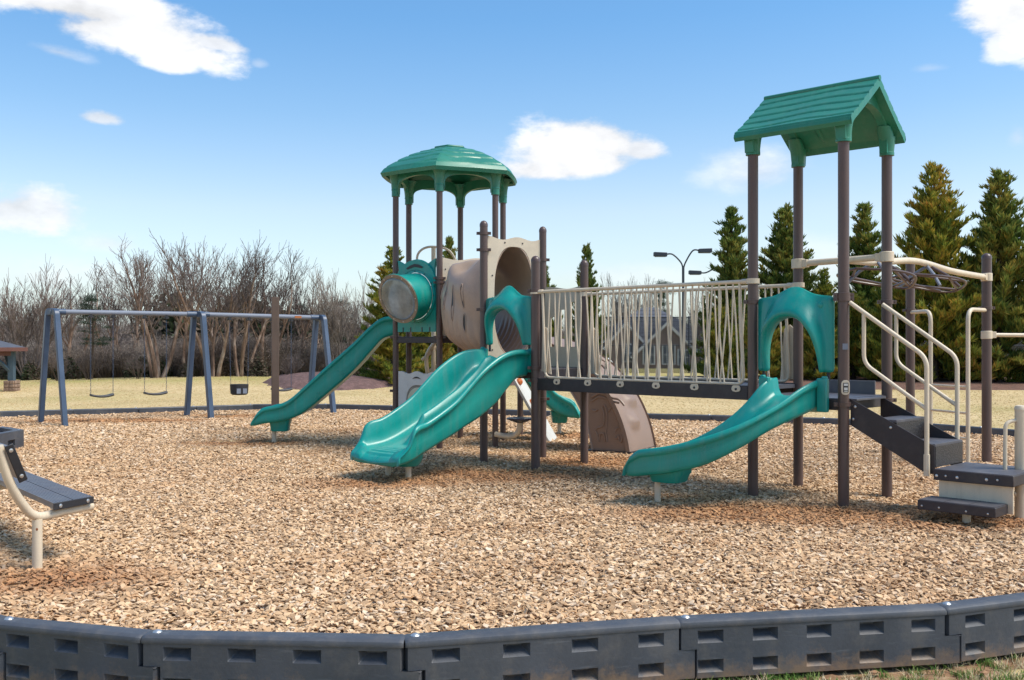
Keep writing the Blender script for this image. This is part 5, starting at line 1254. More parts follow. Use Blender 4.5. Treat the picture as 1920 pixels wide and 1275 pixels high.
put_tree('birchA', 'bare_tree', 400, 436, 38.5, 3.9, 'leaning bare birch with orange bark right behind the middle swing legs', 'tree', G1, 1.0)
put_tree('birchC', 'bare_tree', 455, 436, 39, 5.0, 'dense bare birch clump behind the bucket swing', 'tree', G1, .85)
put_tree('birchB', 'bare_tree', 500, 452, 41, .9, 'dark twiggy bare tree seen left of the square brown post', 'tree', G1, .9)
put_tree('birchA', 'bare_tree', 550, 500, 43, 5.6, 'shorter bare tree seen right of the square brown post', 'tree', G1, .9)
put_tree('vase', 'bare_tree', 638, 500, 41, 2.2, 'pale fan shaped leafless tree above the long straight slide', 'tree', G1, .75)
put_tree('vase', 'bare_tree', 1188, 508, 95, 1.2, 'pale leafless treetop above the bridge rail', 'tree', G1, .7)
put_tree('vaseB', 'bare_tree', 1330, 520, 80, 3.2, 'grey leafless tree behind the tennis lights', 'tree', G1, .8)
put_tree('vase', 'bare_tree', 1545, 520, 85, 4.2, 'pale bare tree far behind the square tower', 'tree', G1, .9)
for k, (px, top, Y, lb) in enumerate(((110, 655, 37.5, 'low dark bare shrub tree behind the left swing legs'), (165, 650, 38, 'low dark bare shrub tree left of the first swing seat'), (545, 655, 35.5, 'small twisted bare tree standing alone right of the brown post'), (260, 665, 37, 'low bare shrub tree behind the second swing seat'))):
    put_tree('small', 'bare_shrub_tree', px, top, Y, k*1.7, lb, 'tree', 'low bare trees at the lawn edge', 1.1)

# ---- conifers
def conifer_mesh(seed, H=7.5, Rb=1.25, n=760, droop=.25, leafy=True, openness=.35):
    rg = random.Random(seed); lf, tk = MB(), MB()
    tk.tube([V(0, 0, 0), V(.03, 0, H*.5), V(0, .02, H*.97)], [.13, .07, .012], 8)
    whorls = []
    for k in range(int(H*6.5)):
        whorls.append((.2+(H-.35)*k/(H*6.5), rg.uniform(0, 6.28)))
    for (z0, a0) in whorls:
        hf = z0/H; env = Rb*.98*(1-hf)**.80*(.72+.28*min(1, hf*4))+.05; nb = 6 if hf < .8 else 4
        for b in range(nb):
            a = a0+6.283*b/nb+rg.uniform(-.45, .45); L = env*rg.uniform(.55, 1.12)
            if rg.random() < openness*.3: L *= .5
            d = V(math.cos(a), math.sin(a), rg.uniform(.45, 1.15) if hf > .14 else rg.uniform(-.12, .35)).normalized(); base = V(0, 0, z0)
            tip = base+d*L; tk.tube([base, tip], [.014, .004], 3, cap=False)
            nt_ = max(5, int(L*19)); perp = V(-math.sin(a), math.cos(a), 0)
            for i in range(nt_):
                t = (.22+.78*(i+rg.random())/nt_); p = base+d*(L*t)+V(rg.uniform(-.06, .06), rg.uniform(-.06, .06), rg.uniform(-.05, .05))
                sd = (d*.6+perp*rg.uniform(-.7, .7)+UZ*rg.uniform(.4, 1.3)).normalized(); ln = rg.uniform(.24, .44)*(.75+.4*(1-hf))
                # plume of blades
                for q in range(7):
                    dd = (sd+V(rg.uniform(-.5, .5), rg.uniform(-.5, .5), rg.uniform(-.3, .6))).normalized(); w = dd.orthogonal().normalized()*rg.uniform(.014, .030); w = Matrix.Rotation(rg.uniform(0, 3.14), 3, dd)@w; l2 = ln*rg.uniform(.6, 1)
                    lf.add([p-w*.3, p+dd*l2*.5+w, p+dd*l2, p+dd*l2*.55-w], [(0, 1, 2, 3)])
    return lf, tk
def reg(key, lf, tk, mat):
    a = link_mesh('foliage', lf, M[mat], smooth=False); b = link_mesh('trunk', tk, M['trunk']); b['zm'] = max(p[2] for p in lf.v); COL.objects.unlink(a); COL.objects.unlink(b); SRC[key] = (a, b); print(key, len(lf.f))
reg('conA', *conifer_mesh(21, Rb=2.3), 'conifer'); reg('conB', *conifer_mesh(22, Rb=2.1), 'conifer_green'); reg('conC', *conifer_mesh(23, H=7, Rb=1.7, openness=1.6), 'conifer_green'); reg('conD', *conifer_mesh(24, H=4, Rb=2.0), 'conifer')
G2 = 'conifers beside the lawn'
put_tree('conA', 'conifer_tree', 738, 458, 36, .5, 'bushy orange green conifer behind the long straight slide', 'conifer', G2, 1.25)
put_tree('conC', 'conifer_tree', 842, 440, 42, 1.5, 'thin conifer tip between the posts of the domed tower', 'conifer', G2, .9)
put_tree('conD', 'conifer_tree', 812, 575, 38, 4.5, 'low bushy conifer under the hexagonal deck', 'conifer', G2, 1.0)
put_tree('conD', 'conifer_tree', 885, 560, 39, 2.5, 'low orange tinged conifer below the tan tunnel', 'conifer', G2, 1.0)
put_tree('conC', 'conifer_tree', 1022, 495, 43, 3.0, 'narrow conifer behind the tall beige arched panel', 'conifer', G2, 1.0)
put_tree('conB', 'conifer_tree', 1100, 452, 41, .2, 'conifer above the slotted panel at the left end of the bridge', 'conifer', G2, .75)
put_tree('conC', 'conifer_tree', 1372, 383, 41, 4.0, 'open airy conifer left of the square tower', 'conifer', G2, 1.25)
put_tree('conB', 'conifer_tree', 1473, 378, 42, 5.0, 'pointed conifer framed between the two left posts of the square tower', 'conifer', G2, 1.25)
put_tree('conC', 'conifer_tree', 1620, 376, 41, 2.2, 'open conifer between the two right posts of the square tower', 'conifer', G2, 1.3)
put_tree('conA', 'conifer_tree', 1752, 300, 37, 1.0, 'tall olive green conifer above the overhead climber', 'conifer', G2, 1.15)
put_tree('conB', 'conifer_tree', 1874, 310, 36.5, 3.3, 'tall dark green conifer nearest the right edge', 'conifer', G2, 1.2)
put_tree('conD', 'conifer_tree', 1430, 560, 38, 1.9, 'low conifer behind the right end of the bridge', 'conifer', G2, .9)
put_tree('conA', 'conifer_tree', 1545, 500, 39, 2.9, 'short rust coloured conifer between the near posts of the square tower', 'conifer', G2, 1.0)
put_tree('conB', 'conifer_tree', 1690, 500, 38, 5.2, 'mid sized conifer behind the stair handrails', 'conifer', G2, 1.1)
put_tree('conA', 'conifer_tree', 1975, 380, 36, 3.9, 'conifer cut by the right edge of the photo', 'conifer', G2, 1.1)
put_tree('conD', 'conifer_tree', 1350, 570, 38, 5.9, 'low conifer behind the bars at the right half of the bridge', 'conifer', G2, .9)
put_tree('conD', 'conifer_tree', 1530, 565, 37.5, .7, 'low rusty conifer seen through the near opening of the square tower', 'conifer', G2, 1.1)
put_tree('conD', 'conifer_tree', 1600, 545, 38.5, 2.2, 'low green conifer behind the nearest brown post', 'conifer', G2, 1.1)
put_tree('conD', 'conifer_tree', 1655, 560, 37, 4.1, 'low conifer behind the upper stair rails', 'conifer', G2, 1.0)
put_tree('conD', 'conifer_tree', 1815, 520, 37.5, 3.1, 'bushy low conifer filling the gap between the two tallest conifers', 'conifer', G2, 1.1)
# ---- more slender bare trees in the wood edge
for k, (kd, px, top, Y, lb) in enumerate((('birchB', 90, 530, 44, 'thin bare tree between the gazebo and the left swing legs'), ('birchA', 250, 470, 44, 'bare tree leaning behind the gap between the two strap swings'), ('birchA', 430, 450, 44, 'twiggy bare crown between the middle swing legs and the bucket swing'), ('birchB', 590, 520, 45, 'thin grey bare tree behind the right end of the swing beam'), ('birchA', 15, 520, 44, 'bare tree above the gazebo roof'), ('birchC', 680, 545, 47, 'reddish bare tree beside the bushy orange green conifer'))):
    put_tree(kd, 'bare_tree', px, top, Y, k*1.3+.4, lb, 'tree', G1, .95)
# ---- pines with flat clumps
def pine_mesh(seed, H=7, low=.4):
    rg = random.Random(seed); lf, tk = MB(), MB(); tk.tube([V(0, 0, 0), V(.1, 0, H*.5), V(.05, 0, H*.95)], [.12, .08, .02], 7)
    for k in range(34):
        z = H*(low+(1-low)*rg.random()**.9); a = rg.uniform(0, 6.28); L = (1.55*(1-(z/H-low)/(1-low)*.75))*rg.uniform(.4, 1); e = V(math.cos(a)*L, math.sin(a)*L, z+.15*L); tk.tube([V(.06, 0, z-.1), e], [.025, .01], 3, cap=False)
        for c_ in range(3):
            ce = e*1.0+V(rg.gauss(0, .22), rg.gauss(0, .22), rg.gauss(0, .06))
            for q in range(75):
                p = ce+V(rg.gauss(0, .20), rg.gauss(0, .20), rg.gauss(0, .07)); dd = V(rg.gauss(0, 1), rg.gauss(0, 1), rg.uniform(-.1, 1.2)).normalized()*.13; w = dd.orthogonal().normalized()*.014
                lf.add([p-w, p+w, p+dd], [(0, 1, 2)])
    return lf, tk
reg('pineA', *pine_mesh(31), 'pine'); reg('pineB', *pine_mesh(32, low=.25), 'pine')
put_tree('pineA', 'pine_tree', 172, 548, 39.5, .5, 'small dark pine with flat tufts among the bare trees at left', 'pine', 'pines among the bare trees', 1.0)
put_tree('pineB', 'pine_tree', 640, 560, 52, 2.5, 'dark pine behind the pale fan shaped tree', 'pine', 'pines among the bare trees', 1.2)
put_tree('pineB', 'pine_tree', 1245, 522, 88, 1.5, 'distant round topped pine above the middle of the bridge', 'pine', 'pines among the bare trees', .8)
put_tree('pineA', 'pine_tree', 560, 565, 60, 3.5, 'distant dark pine right of the brown post', 'pine', 'pines among the bare trees', 1.3)
put_tree('pineB', 'pine_tree', 455, 570, 62, 4.5, 'distant dark pine behind the birches', 'pine', 'pines among the bare trees', 1.5)

# ---- twiggy underbrush (uncountable)
brush = bpy.data.collections.new('brush_shapes')
for s in range(4):
    rg = random.Random(70+s); mbt = MB(); 
    for k in range(210):
        a = rg.uniform(0, 6.28); r = rg.uniform(0, .5); p = V(math.cos(a)*r, math.sin(a)*r, 0); d = V(math.cos(a)*rg.uniform(.1, .9), math.sin(a)*rg.uniform(.1, .9), 1).normalized(); L = rg.uniform(.5, 1.15); m_ = p+d*L*.5+V(rg.gauss(0, .05), rg.gauss(0, .05), 0)
        e_ = p+d*L+V(rg.gauss(0, .1), rg.gauss(0, .1), 0); mbt.tube([p, m_, e_], [.007, .005, .0025], 3, cap=False)
        for q in range(2):
            b_ = lerp(m_, e_, rg.random()); dd = V(rg.gauss(0, 1), rg.gauss(0, 1), rg.uniform(0, 1.2)).normalized()*rg.uniform(.1, .3); mbt.tube([b_, b_+dd], [.004, .002], 3, cap=False)
    o = link_mesh('brush_twigs', mbt, M['twig' if s % 2 else 'twig_pale']); COL.objects.unlink(o); brush.objects.link(o)
leafb = bpy.data.collections.new('leafy_brush_shapes')
for s in range(3):
    rg = random.Random(90+s); mbt = MB()
    for k in range(1300):
        a = rg.uniform(0, 6.28); b_ = rg.uniform(0, 1.5); r = rg.uniform(.55, 1)**.6*(.85+.25*math.sin(3*a+s)); p = V(math.cos(a)*math.cos(b_)*r*.6, math.sin(a)*math.cos(b_)*r*.6, math.sin(b_)*r); d = V(rg.gauss(0, 1), rg.gauss(0, 1), rg.gauss(0, 1)).normalized()*.075; w = d.orthogonal().normalized()*.035
        mbt.add([p-d, p+w, p+d, p-w], [(0, 1, 2, 3)])
    o = link_mesh('brush_leaves', mbt, M['brushleaf'], smooth=False); COL.objects.unlink(o); leafb.objects.link(o)
def band(n, x0, x1, y0, y1, s0, s1, seed, edge=None):
    r = np.random.default_rng(seed); x = r.uniform(x0, x1, n); y = r.uniform(y0, y1, n); z = np.array([hgt(a, b) for a, b in zip(x, y)])-.05
    return np.stack([x, y, z], 1), np.stack([np.zeros(n), np.zeros(n), r.uniform(0, 6.28, n)], 1), r.uniform(s0, s1, n)*np.array([1+.45*mnoise.noise(V(a_*.35, b_*.1, 0)) for a_, b_ in zip(x, y)])
a = band(800, -30, -5.0, 41.5, 50, .7, 1.5, 1); b = band(500, -40, -4, 50, 62, .9, 1.8, 2)
scatter('underbrush_twigs', np.concatenate([a[0], b[0]]), np.concatenate([a[1], b[1]]), np.concatenate([a[2], b[2]]), brush, M['twig'])
a = band(150, -30, -5.0, 38, 46, .3, .9, 3); b = band(420, -45, -2, 58, 72, 1.3, 2.1, 4); h_ = band(110, -21, -11.5, 60, 74, 2.8, 4.0, 14); c_ = band(700, -70, 70, 92, 115, 2.6, 3.9, 5)
scatter('leafy_underbrush', np.concatenate([a[0], b[0], c_[0], h_[0]]), np.concatenate([a[1], b[1], c_[1], h_[1]]), np.concatenate([a[2], b[2], c_[2], h_[2]]), leafb, M['brushleaf'])
a = band(260, -60, 60, 84, 95, 2.6, 4.2, 6)
scatter('far_bare_woodland', a[0], a[1], a[2], brush, M['twig'])

# ---- mulch beds under the conifers
def mulch(name, pts, z, col):
    c = MB(); m = sum(pts, V(0, 0, 0))/len(pts); n = len(pts); vs = [V(m.x, m.y, hgt(m.x, m.y)+z)]; fs = []
    for k, f_ in ((0, .5), (1, .85), (2, 1.0)):
        for p in pts: q = m+(p-m)*f_; vs.append(V(q.x, q.y, hgt(q.x, q.y)+(z*.85 if k == 0 else (z*.5 if k == 1 else -.01))+.02*mnoise.noise(q*2)))
    for i in range(n):
        j = (i+1) % n; fs.append((0, 1+i, 1+j))
        for k in range(2): fs.append((1+k*n+i, 1+k*n+j, 1+(k+1)*n+j, 1+(k+1)*n+i))
    c.add(vs, fs); m_, t, b_ = nt(name); n1 = noise(t, 5, 6, .75, coord(t)); t.links.new(ramp(t, n1, [(.3, mul(col, .5)), (.55, col), (.75, mul(col, 1.7))]), b_.inputs['Base Color']); b_.inputs['Roughness'].default_value = 1; bump(t, b_, n1, .8, .06)
    return structure(link_mesh(name, c, m_))
def ell(cx, cy, rx, ry, n=28, sd=0): return [V(cx+rx*math.cos(6.283*k/n)*(1+.08*math.sin(3*k+sd)), cy+ry*math.sin(6.283*k/n)*(1+.06*math.sin(2*k+sd)), 0) for k in range(n)]
mulch('mulch_bed', ell(-6.4, 35.2, 2.2, 3.0, sd=1), .38, (.15, .085, .075)); mulch('mulch_bed', ell(-2.2, 39.5, 4.2, 5.0, sd=2), .12, (.13, .07, .05))
mulch('mulch_bed', ell(14.5, 38.6, 14.5, 6.2, 40, sd=3), .12, (.17, .085, .055))

# ---- tennis court with fence, lights
c = MB(); c.add([V(3, 50, -.12), V(48, 50, -.12), V(48, 72, -.62), V(3, 72, -.62)], [(0, 1, 2, 3)]); m_, t, b_ = nt('court_green'); b_.inputs['Base Color'].default_value = (.09, .22, .17, 1); structure(link_mesh('tennis_court_surround', c, m_))
m_, t, b_ = nt('court_blue'); b_.inputs['Base Color'].default_value = (.10, .22, .48, 1); b_.inputs['Roughness'].default_value = .6
c = MB(); c.add([V(5, 52, -.10), V(46, 52, -.10), V(46, 69, -.49), V(5, 69, -.49)], [(0, 1, 2, 3)]); structure(link_mesh('tennis_court', c, m_))
c = MB()
for y in (53, 61, 67): z = -.10-(y-52)*.0229+.012; c.add([V(6, y, z), V(45, y, z), V(45, y+.35, z), V(6, y+.35, z)], [(0, 1, 2, 3)])
structure(link_mesh('court_lines', c, M['white']))
fe = empty('court_fence', V(25, 49.5, 0), 'dark chain link tennis court fence with posts behind the conifers', 'fence')
for k in range(17):
    x = 3.2+2.8*k; c = MB(); c.cyl(V(x, 49.5, -.2), V(x, 49.5, 2.9), .04, 8); pt_ = part('post', c, M['lamp'], fe)
for z in (.05, 1.45, 2.85): c = MB(); c.cyl(V(3, 49.5, z), V(48.2, 49.5, z), .025, 6); part('rail', c, M['lamp'], fe)
def mk_mesh():
    m, t, b = nt('chain_link'); sh = t.nodes.new('ShaderNodeBsdfTransparent'); ms = t.nodes.new('ShaderNodeMixShader'); w1 = t.nodes.new('ShaderNodeTexWave'); w1.inputs['Scale'].default_value = 6; w1.bands_direction = 'DIAGONAL'
    t.links.new(coord(t), w1.inputs['Vector']); b.inputs['Base Color'].default_value = (.02, .022, .025, 1); t.links.new(ramp(t, w1.outputs[0], [(.55, (.12,)*3), (.7, (.8,)*3)]), ms.inputs[0]); t.links.new(sh.outputs[0], ms.inputs[1]); t.links.new(b.outputs[0], ms.inputs[2]); t.links.new(ms.outputs[0], t.nodes['Material Output'].inputs[0]); return m
M['link'] = mk_mesh(); c = MB(); c.box(V(25.6, 49.5, 1.42), (45, .012, 2.8)); part('mesh_panel', c, M['link'], fe)
def court_light(px, ytop, Y, heads, label):
    base = at(px, 700, Y); base.z = -.6; e = empty('tennis_light', base, label, 'light pole', 'tennis court lights'); T = at(px, ytop, Y)
    c = MB(); c.cyl(base, T+UZ*-.3, .085, 10); part('pole', c, M['lamp'], e)
    for hx, hy in heads:
        h = at(hx, hy, Y); s = 1 if h.x > T.x else -1; c = MB(); c.tube(smooth_path([T+UZ*-.5, T+V(s*.15, 0, .0), h+V(-s*.8, 0, .0), h+V(-s*.35, 0, .0)], 6), .05, 8); ar = part('arm', c, M['lamp'], e)
        c = MB(); c.box(h+V(0, 0, 0), (.86, .45, .26), axes=(V(1, 0, .04*s), V(0, 1, 0), UZ)); hd_ = part('lamp_head', c, M['lamp'], e, bevel=.03)
        c = MB(); c.box(h+V(s*.0, 0, -.145), (.70, .36, .03)); part('lens', c, M['galv'], hd_)
court_light(1281, 492, 65, ((1238, 477), (1322, 470)), 'dark two headed tennis light rising above the bridge')
court_light(1352, 500, 70, ((1303, 511),), 'dark tennis light with one visible head beside the airy conifer')

# ---- houses
M['slate'] = pm('grey_shingle_roof', (.075, .082, .105), .8, .15, (.14, .14, .15), .4, 6, .3, .02); M['brick'] = pm('brown_brick_wall', (.24, .17, .145), .9, .15, (.32, .25, .2), .4, 8, .2, .01)
M['trim'] = pm('white_trim', (.72, .72, .70), .6, .05); M['pane'] = pm('window_pane', (.10, .12, .15), .12, .2)
def house(name, org, W_, D_, zb, ze, zr, label, gables, wins, hipped=True):
    e = empty(name, V(org.x, org.y, zb), label, 'house'); X0, X1, Y0, Y1 = org.x-W_/2, org.x+W_/2, org.y, org.y+D_
    c = MB(); c.box(V(org.x, org.y+D_/2, (zb+ze)/2), (W_, D_, ze-zb)); part('wall', c, M['brick'], e)
    o_ = .4; c = MB(); hx = D_*.45 if hipped else .2
    c.add([V(X0-o_, Y0-o_, ze), V(X1+o_, Y0-o_, ze), V(X1+o_, Y1+o_, ze), V(X0-o_, Y1+o_, ze), V(X0+hx, (Y0+Y1)/2, zr), V(X1-hx, (Y0+Y1)/2, zr)], [(0, 1, 5, 4), (1, 2, 5), (2, 3, 4, 5), (3, 0, 4), (0, 3, 2, 1)]); rf = part('roof', c, M['slate'], e, smooth=False)
    for k in range(8):
        t = (k+1)/9; z = lerp(ze, zr, t); xa = lerp(X0-o_, X0+hx, t); xb = lerp(X1+o_, X1-hx, t); yy = lerp(Y0-o_, (Y0+Y1)/2, t)
        c = MB(); c.box(V((xa+xb)/2, yy-.01, z+.015), (xb-xa, .04, .03)); part('shingle_course', c, M['slate'], rf)
    c = MB(); c.box(V(org.x, Y0-o_-.05, ze-.08), (W_+2*o_, .1, .2)); part('eave_board', c, M['trim'], e)
    for gx, gw, gb, gt, prj in gables:
        c = MB(); c.prism([V(gx-gw/2, Y0-prj, zb), V(gx+gw/2, Y0-prj, zb), V(gx+gw/2, Y0-prj, gb), V(gx, Y0-prj, gt), V(gx-gw/2, Y0-prj, gb)], V(0, D_*.5, 0)); gp = part('gable_wall', c, M['brick'], e, smooth=False)
        for s in (-1, 1):
            d = (V(s*gw/2*1.12, 0, gb-.12*(gt-gb))-V(0, 0, gt)); p0 = V(gx, Y0-prj-.15, gt+.05); c = MB(); ax_ = d.normalized(); c.box(p0+d/2+V(0, -.03, 0), (d.length, .12, .20), axes=(ax_, V(0, 1, 0), ax_.cross(V(0, 1, 0)))); part('gable_trim', c, M['trim'], gp)
            c = MB(); c.box(p0+d/2+V(0, D_*.25+.1, .10), (d.length, D_*.5, .10), axes=(ax_, V(0, 1, 0), ax_.cross(V(0, 1, 0)))); part('gable_roof', c, M['slate'], gp)
    for wx, wz, ww, wh, wy in wins:
        c = MB(); p = V(org.x+wx, Y0-wy-.04, wz); c.box(p, (ww+.2, .08, wh+.2)); w_ = part('window', c, M['trim'], e); c = MB(); c.box(p+V(0, -.03, 0), (ww, .05, wh)); pn = part('pane', c, M['pane'], w_)
        for q in (-1, 1): c = MB(); c.box(p+V(q*ww/6, -.06, 0), (.05, .03, wh)); part('muntin', c, M['trim'], w_)
        c = MB(); c.box(p+V(0, -.062, 0), (ww, .03, .06)); part('muntin', c, M['trim'], w_)
    return e
k80 = 82/F
house('brick_house', V((1232-CX)*k80, 82, 0), 9.2, 9, -1.5, 1.75, 4.65, 'brown brick house with a grey shingle roof and white gable trim behind the bridge', [((1172-CX)*k80, 3.4, 1.2, 3.15, .8), ((1245-CX)*k80, 5.2, .6, 3.1, 1.6)],
      [(-2.5, .75, .8, 1.3, .8), (-.9, .6, .8, 1.4, 1.6), (.7, .6, .9, 1.4, 1.6), (1.9, .4, .8, 1.1, 1.6), (3.5, .4, .9, 1.2, 0)])
k70 = 66/F
house('brick_house', V((505-CX)*k70, 66, 0), 7.5, 8, -1.5, 1.6, 3.3, 'pale roofed house glimpsed through bare birches left of the brown post', [((470-CX)*k70, 2.8, 1.2, 2.5, .7)], [(-2.4, -.3, .8, 1.2, .7), (0.2, -.6, .8, 1.1, 0), (1.8, -.9, .8, 1.2, 0), (-.8, 1.1, .7, .8, 0)])
house('brick_house', V((375-CX)*k70*1.05, 69, 0), 5, 8, -1.5, 1.3, 2.9, 'house with a white window almost hidden behind the middle swing legs', [], [(.5, -.7, .8, 1.2, 0), (-1.2, -.7, .8, 1.2, 0)])
# ---- parked car glimpse behind the bridge left end
cr = empty('parked_car', at(1052, 705, 45), 'white car partly hidden behind the left end of the bridge', 'car'); cr.location.z = -.06
o = cr.location; c = MB(); secs = []
for x, zl, zh, w in ((-2.2, .45, .75, .7), (-2.1, .3, .85, .82), (-1.4, .28, .95, .88), (-.9, .28, 1.05, .88), (-.35, .28, 1.42, .86), (.5, .28, 1.47, .86), (1.2, .28, 1.35, .86), (1.75, .3, 1.05, .86), (2.15, .35, .95, .82), (2.25, .5, .8, .75)):
    wr = w*(.78 if zh > 1.2 else .95); secs.append([V(o.x+x, o.y-w, o.z+zl), V(o.x+x, o.y-w, o.z+min(zh, .85)), V(o.x+x, o.y-wr, o.z+zh-.05), V(o.x+x, o.y-wr*.7, o.z+zh), V(o.x+x, o.y+wr*.7, o.z+zh), V(o.x+x, o.y+wr, o.z+zh-.05), V(o.x+x, o.y+w, o.z+min(zh, .85)), V(o.x+x, o.y+w, o.z+zl)])
c.loft(secs, cap=True); part('body', c, M['trim'], cr, sharp=40)
for x in (-1.35, 1.35):
    for y in (-.86, .70): c = MB(); c.lathe(V(o.x+x, o.y+y, o.z+.32), [(.05, -.09), (.3, -.09), (.33, -.05), (.33, .05), (.3, .09), (.05, .09)], 18, axes=(V(1, 0, 0), UZ, V(0, 1, 0))); wl_ = part('wheel', c, M['black'], cr)
c = MB(); c.prism([V(o.x+x, o.y-.80, o.z+z) for x, z in ((-.72, .98), (-.30, 1.34), (.9, 1.36), (1.35, 1.02))], V(0, -.06, 0)); part('side_window', c, M['pane'], cr)

# ---- gazebo at the left edge
M['stone'] = pm('pier_stone', (.30, .20, .14), .9, .4, (.12, .08, .06), .6, 9, .8, .03); M['gazebo_post'] = pm('teal_grey_paint', (.06, .10, .13), .6, .15); M['fascia'] = pm('red_brown_fascia', (.13, .05, .035), .6, .2)
gy = 31.; gp = at(19, 735, gy); gz = hgt(gp.x, gp.y); gw = 4.6; gc = V(gp.x-gw*.7071-.1, gy+.3, gz); RG = lambda a, b: V(gc.x+(a*.7071-b*.7071), gc.y+(a*.7071+b*.7071), 0)
g = empty('gazebo', gc, 'grey roofed park gazebo with stone footed posts, cut by the left edge', 'gazebo')
zr0 = CZ-(655-HY)/F*gy; o_ = .34
corners = [RG(sx*(gw/2+o_), sy*(gw/2+o_))+V(0, 0, zr0) for sx, sy in ((-1, -1), (1, -1), (1, 1), (-1, 1))]
c = MB(); c.add([p+UZ*.05 for p in corners]+[V(gc.x, gc.y, zr0+1.05)], [(0, 1, 4), (1, 2, 4), (2, 3, 4), (3, 0, 4)]); c.add([p+UZ*.045 for p in corners], [(0, 1, 2, 3)]); part('roof', c, M['slate'], g, smooth=False)
for i in range(4): a_, b_ = corners[i], corners[(i+1) % 4]; c = MB(); d_ = (b_-a_).normalized(); c.box((a_+b_)/2, ((b_-a_).length, .05, .12), axes=(d_, V(-d_.y, d_.x, 0), UZ)); part('fascia', c, M['fascia'], g)
for sx, sy in ((-1, -1), (1, -1), (1, 1), (-1, 1)):
    q = RG(sx*gw/2, sy*gw/2); c = MB(); c.box(V(q.x, q.y, (gz+.33+zr0)/2), (.17, .17, zr0-gz-.33)); ps_ = part('post', c, M['gazebo_post'], g)
    for ddx in (RG(-sx, 0)-V(gc.x, gc.y, 0), RG(0, -sy)-V(gc.x, gc.y, 0)): c = MB(); c.tube([q+UZ*(zr0-.75), q+ddx*.35+UZ*(zr0-.38), q+ddx*.7+UZ*(zr0-.05)], .06, 4); part('brace', c, M['gazebo_post'], g)
    rg = random.Random(int(sx*3+sy+9)); 
    pier = part('stone_pier', MB().box(V(q.x, q.y, gz+.16), (.34, .34, .36)), M['stone'], g)
    for lv in range(3):
        for fx in range(2):
            for nx_, ny_ in ((0, -1), (1, 0)):
                ctr = V(q.x, q.y, gz+.06+.115*lv)+(V(-.09+.18*fx, -.175, 0) if ny_ else V(.175, -.09+.18*fx, 0)); c = MB(); c.box(ctr, (rg.uniform(.13, .17) if ny_ else .05, .05 if ny_ else rg.uniform(.13, .17), .095)); part('stone', c, M['stone'], pier, bevel=.015)
for i in range(4):
    sx, sy = ((-1, -1), (1, -1), (1, 1), (-1, 1))[i]; s2 = ((1, -1), (1, 1), (-1, 1), (-1, -1))[i]; a_ = RG(sx*gw/2, sy*gw/2)+V(0, 0, zr0-.1); b_ = RG(s2[0]*gw/2, s2[1]*gw/2)+V(0, 0, zr0-.1); c = MB(); d_ = (b_-a_).normalized(); c.box((a_+b_)/2, ((b_-a_).length, .14, .2), axes=(d_, V(-d_.y, d_.x, 0), UZ)); part('beam', c, M['fascia'], g)

# ---- grass tufts on the lawn and blades in front of the near border (uncountable)
tuft = bpy.data.collections.new('tuft_shapes')
def blade_mat(name, stops):
    m, t, b = nt(name); oi = t.nodes.new('ShaderNodeObjectInfo'); t.links.new(ramp(t, oi.outputs['Random'], stops), b.inputs['Base Color']); b.inputs['Roughness'].default_value = .8; b.inputs['Specular IOR Level'].default_value = .2; return m
M['straw'] = blade_mat('straw_grass', [(0, (.50, .36, .17)), (.5, (.70, .53, .28)), (.85, (.82, .66, .40)), (1, (.45, .42, .16))])
M['green_grass'] = blade_mat('green_grass', [(0, (.06, .13, .02)), (.45, (.12, .22, .04)), (.65, (.22, .28, .08)), (.8, (.48, .38, .22)), (1, (.55, .45, .30))])
def tuft_obj(coll, mat, seed, n, h, w, spread_):
    rg = random.Random(seed); mbt = MB()
    for k in range(n):
        p = V(rg.gauss(0, spread_), rg.gauss(0, spread_), 0); d = V(rg.gauss(0, .45), rg.gauss(0, .45), 1).normalized()*h*rg.uniform(.5, 1.1); s = V(-d.y, d.x, 0); s = (s.normalized() if s.length > 1e-5 else V(1, 0, 0))*w; bend = V(d.x, d.y, -.1*h)*.6
        mbt.add([p-s, p+s, p+d*.6+s*.7, p+d*.6-s*.7, p+d+bend], [(0, 1, 2, 3), (3, 2, 4)])
    o = link_mesh('tuft', mbt, mat, smooth=False); COL.objects.unlink(o); coll.objects.link(o)
for s in range(3): tuft_obj(tuft, M['straw'], 200+s, 16, 1.0, .07, .45)
r = np.random.default_rng(8); n = 60000; y = 17+23*r.random(n)**1.0; x = r.uniform(-.58, .58, n)*y
k = ~inside_np(x, y, RING) & ~inside_np(x, y, ell(14.5, 38.6, 14.5, 6.2, 40, sd=3)); x, y = x[k], y[k]
scatter('lawn_grass', np.stack([x, y, np.array([hgt(a, b) for a, b in zip(x, y)])], 1), np.stack([np.zeros(len(x)), np.zeros(len(x)), r.uniform(0, 6.28, len(x))], 1), r.uniform(.012, .028, len(x)), tuft, M['straw'])
gt = bpy.data.collections.new('green_tuft_shapes')
for s in range(4): tuft_obj(gt, M['green_grass'], 300+s, 22, 1.0, .035, .30)
pts = []; r = np.random.default_rng(9)
while len(pts) < 3800:
    x, y = r.uniform(-4.2, 4.6), r.uniform(4.2, 6.4)
    if inside(x, y): continue
    q = .5+.5*mnoise.noise(V(x*1.7, y*1.7, 2)); 
    if r.random() < q**1.3+.12: pts.append((x, y, hgt(x, y)))
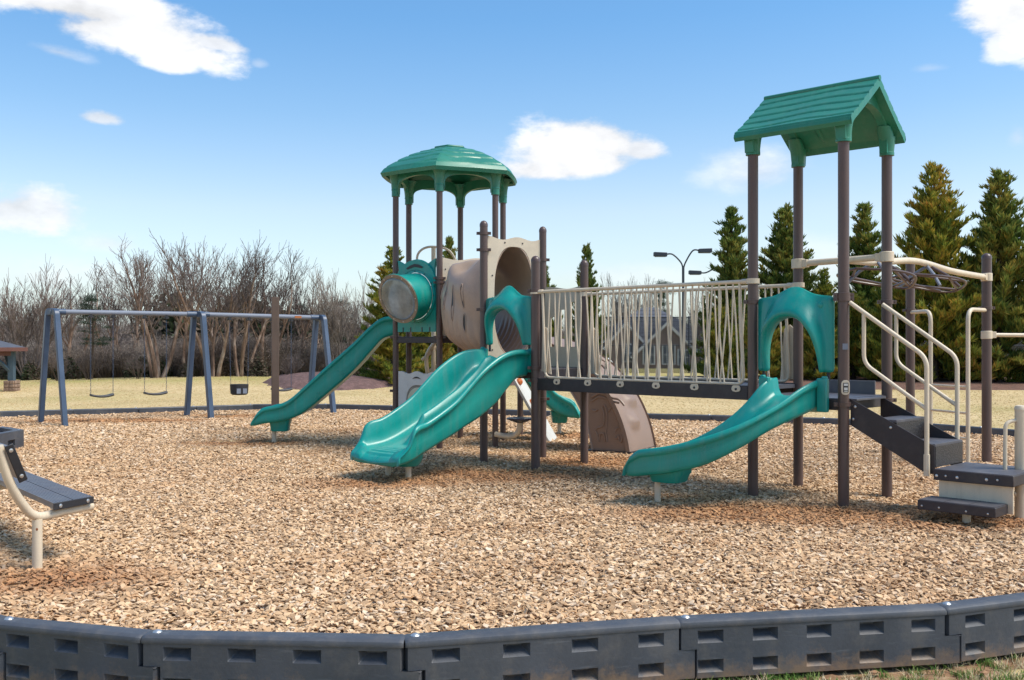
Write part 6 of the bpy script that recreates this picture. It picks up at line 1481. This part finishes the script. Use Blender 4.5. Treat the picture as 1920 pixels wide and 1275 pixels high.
pts = np.array(pts); scatter('border_grass', pts, np.stack([np.zeros(len(pts)), np.zeros(len(pts)), r.uniform(0, 6.28, len(pts))], 1), r.uniform(.03, .075, len(pts)), gt, M['green_grass'])
# soil strip showing red clay at the foot of the near border
c = MB(); rim = [RING[i] for i in range(len(RING_FRONT))]
for i in range(len(rim)-1):
    a_, b_ = rim[i], rim[i+1]; d_ = (b_-a_).normalized(); n_ = V(d_.y, -d_.x, 0)
    for q in range(8):
        p0, p1 = lerp(a_, b_, q/8), lerp(a_, b_, (q+1)/8); w0, w1 = .26+.08*math.sin(i*3+q), .26+.08*math.sin(i*3+q+1)
        c.add([V(p0.x, p0.y, hgt(p0.x, p0.y)+.008), V(p1.x, p1.y, hgt(p1.x, p1.y)+.008), V(p1.x+n_.x*w1, p1.y+n_.y*w1, hgt(p1.x, p1.y)+.004), V(p0.x+n_.x*w0, p0.y+n_.y*w0, hgt(p0.x, p0.y)+.004)], [(0, 1, 2, 3)])
m_, t, b_ = nt('clay_soil'); n1 = noise(t, 14, 7, .7, coord(t)); t.links.new(ramp(t, n1, [(.3, (.16, .075, .035)), (.5, (.30, .17, .09)), (.7, (.42, .30, .18))]), b_.inputs['Base Color']); b_.inputs['Roughness'].default_value = 1; bump(t, b_, n1, .7, .02); structure(link_mesh('bare_soil_strip', c, m_))
# dry leaves by the border
lv = MB(); 
for (px, py) in ((1640, 1262), (1800, 1257), (1845, 1262), (1560, 1270), (120, 1272)):
    p = gnd(px, py, -.20); p = V(p.x, p.y, -.195); a_ = px*.37; e1 = V(math.cos(a_), math.sin(a_), .15)*.05; e2 = V(-math.sin(a_), math.cos(a_), .1)*.02
    lv.add([p-e1, p-e1*.3+e2, p+e1*.5+e2*.9, p+e1, p+e1*.4-e2, p-e1*.4-e2*1.1, p+UZ*.012], [(0, 1, 6), (1, 2, 6), (2, 3, 6), (3, 4, 6), (4, 5, 6), (5, 0, 6)])
o = link_mesh('dry_leaves', lv, M['rustleaf'] if 'rustleaf' in M else pm('dry_leaf', (.30, .16, .08), .8, .3)); o['kind'] = 'stuff'
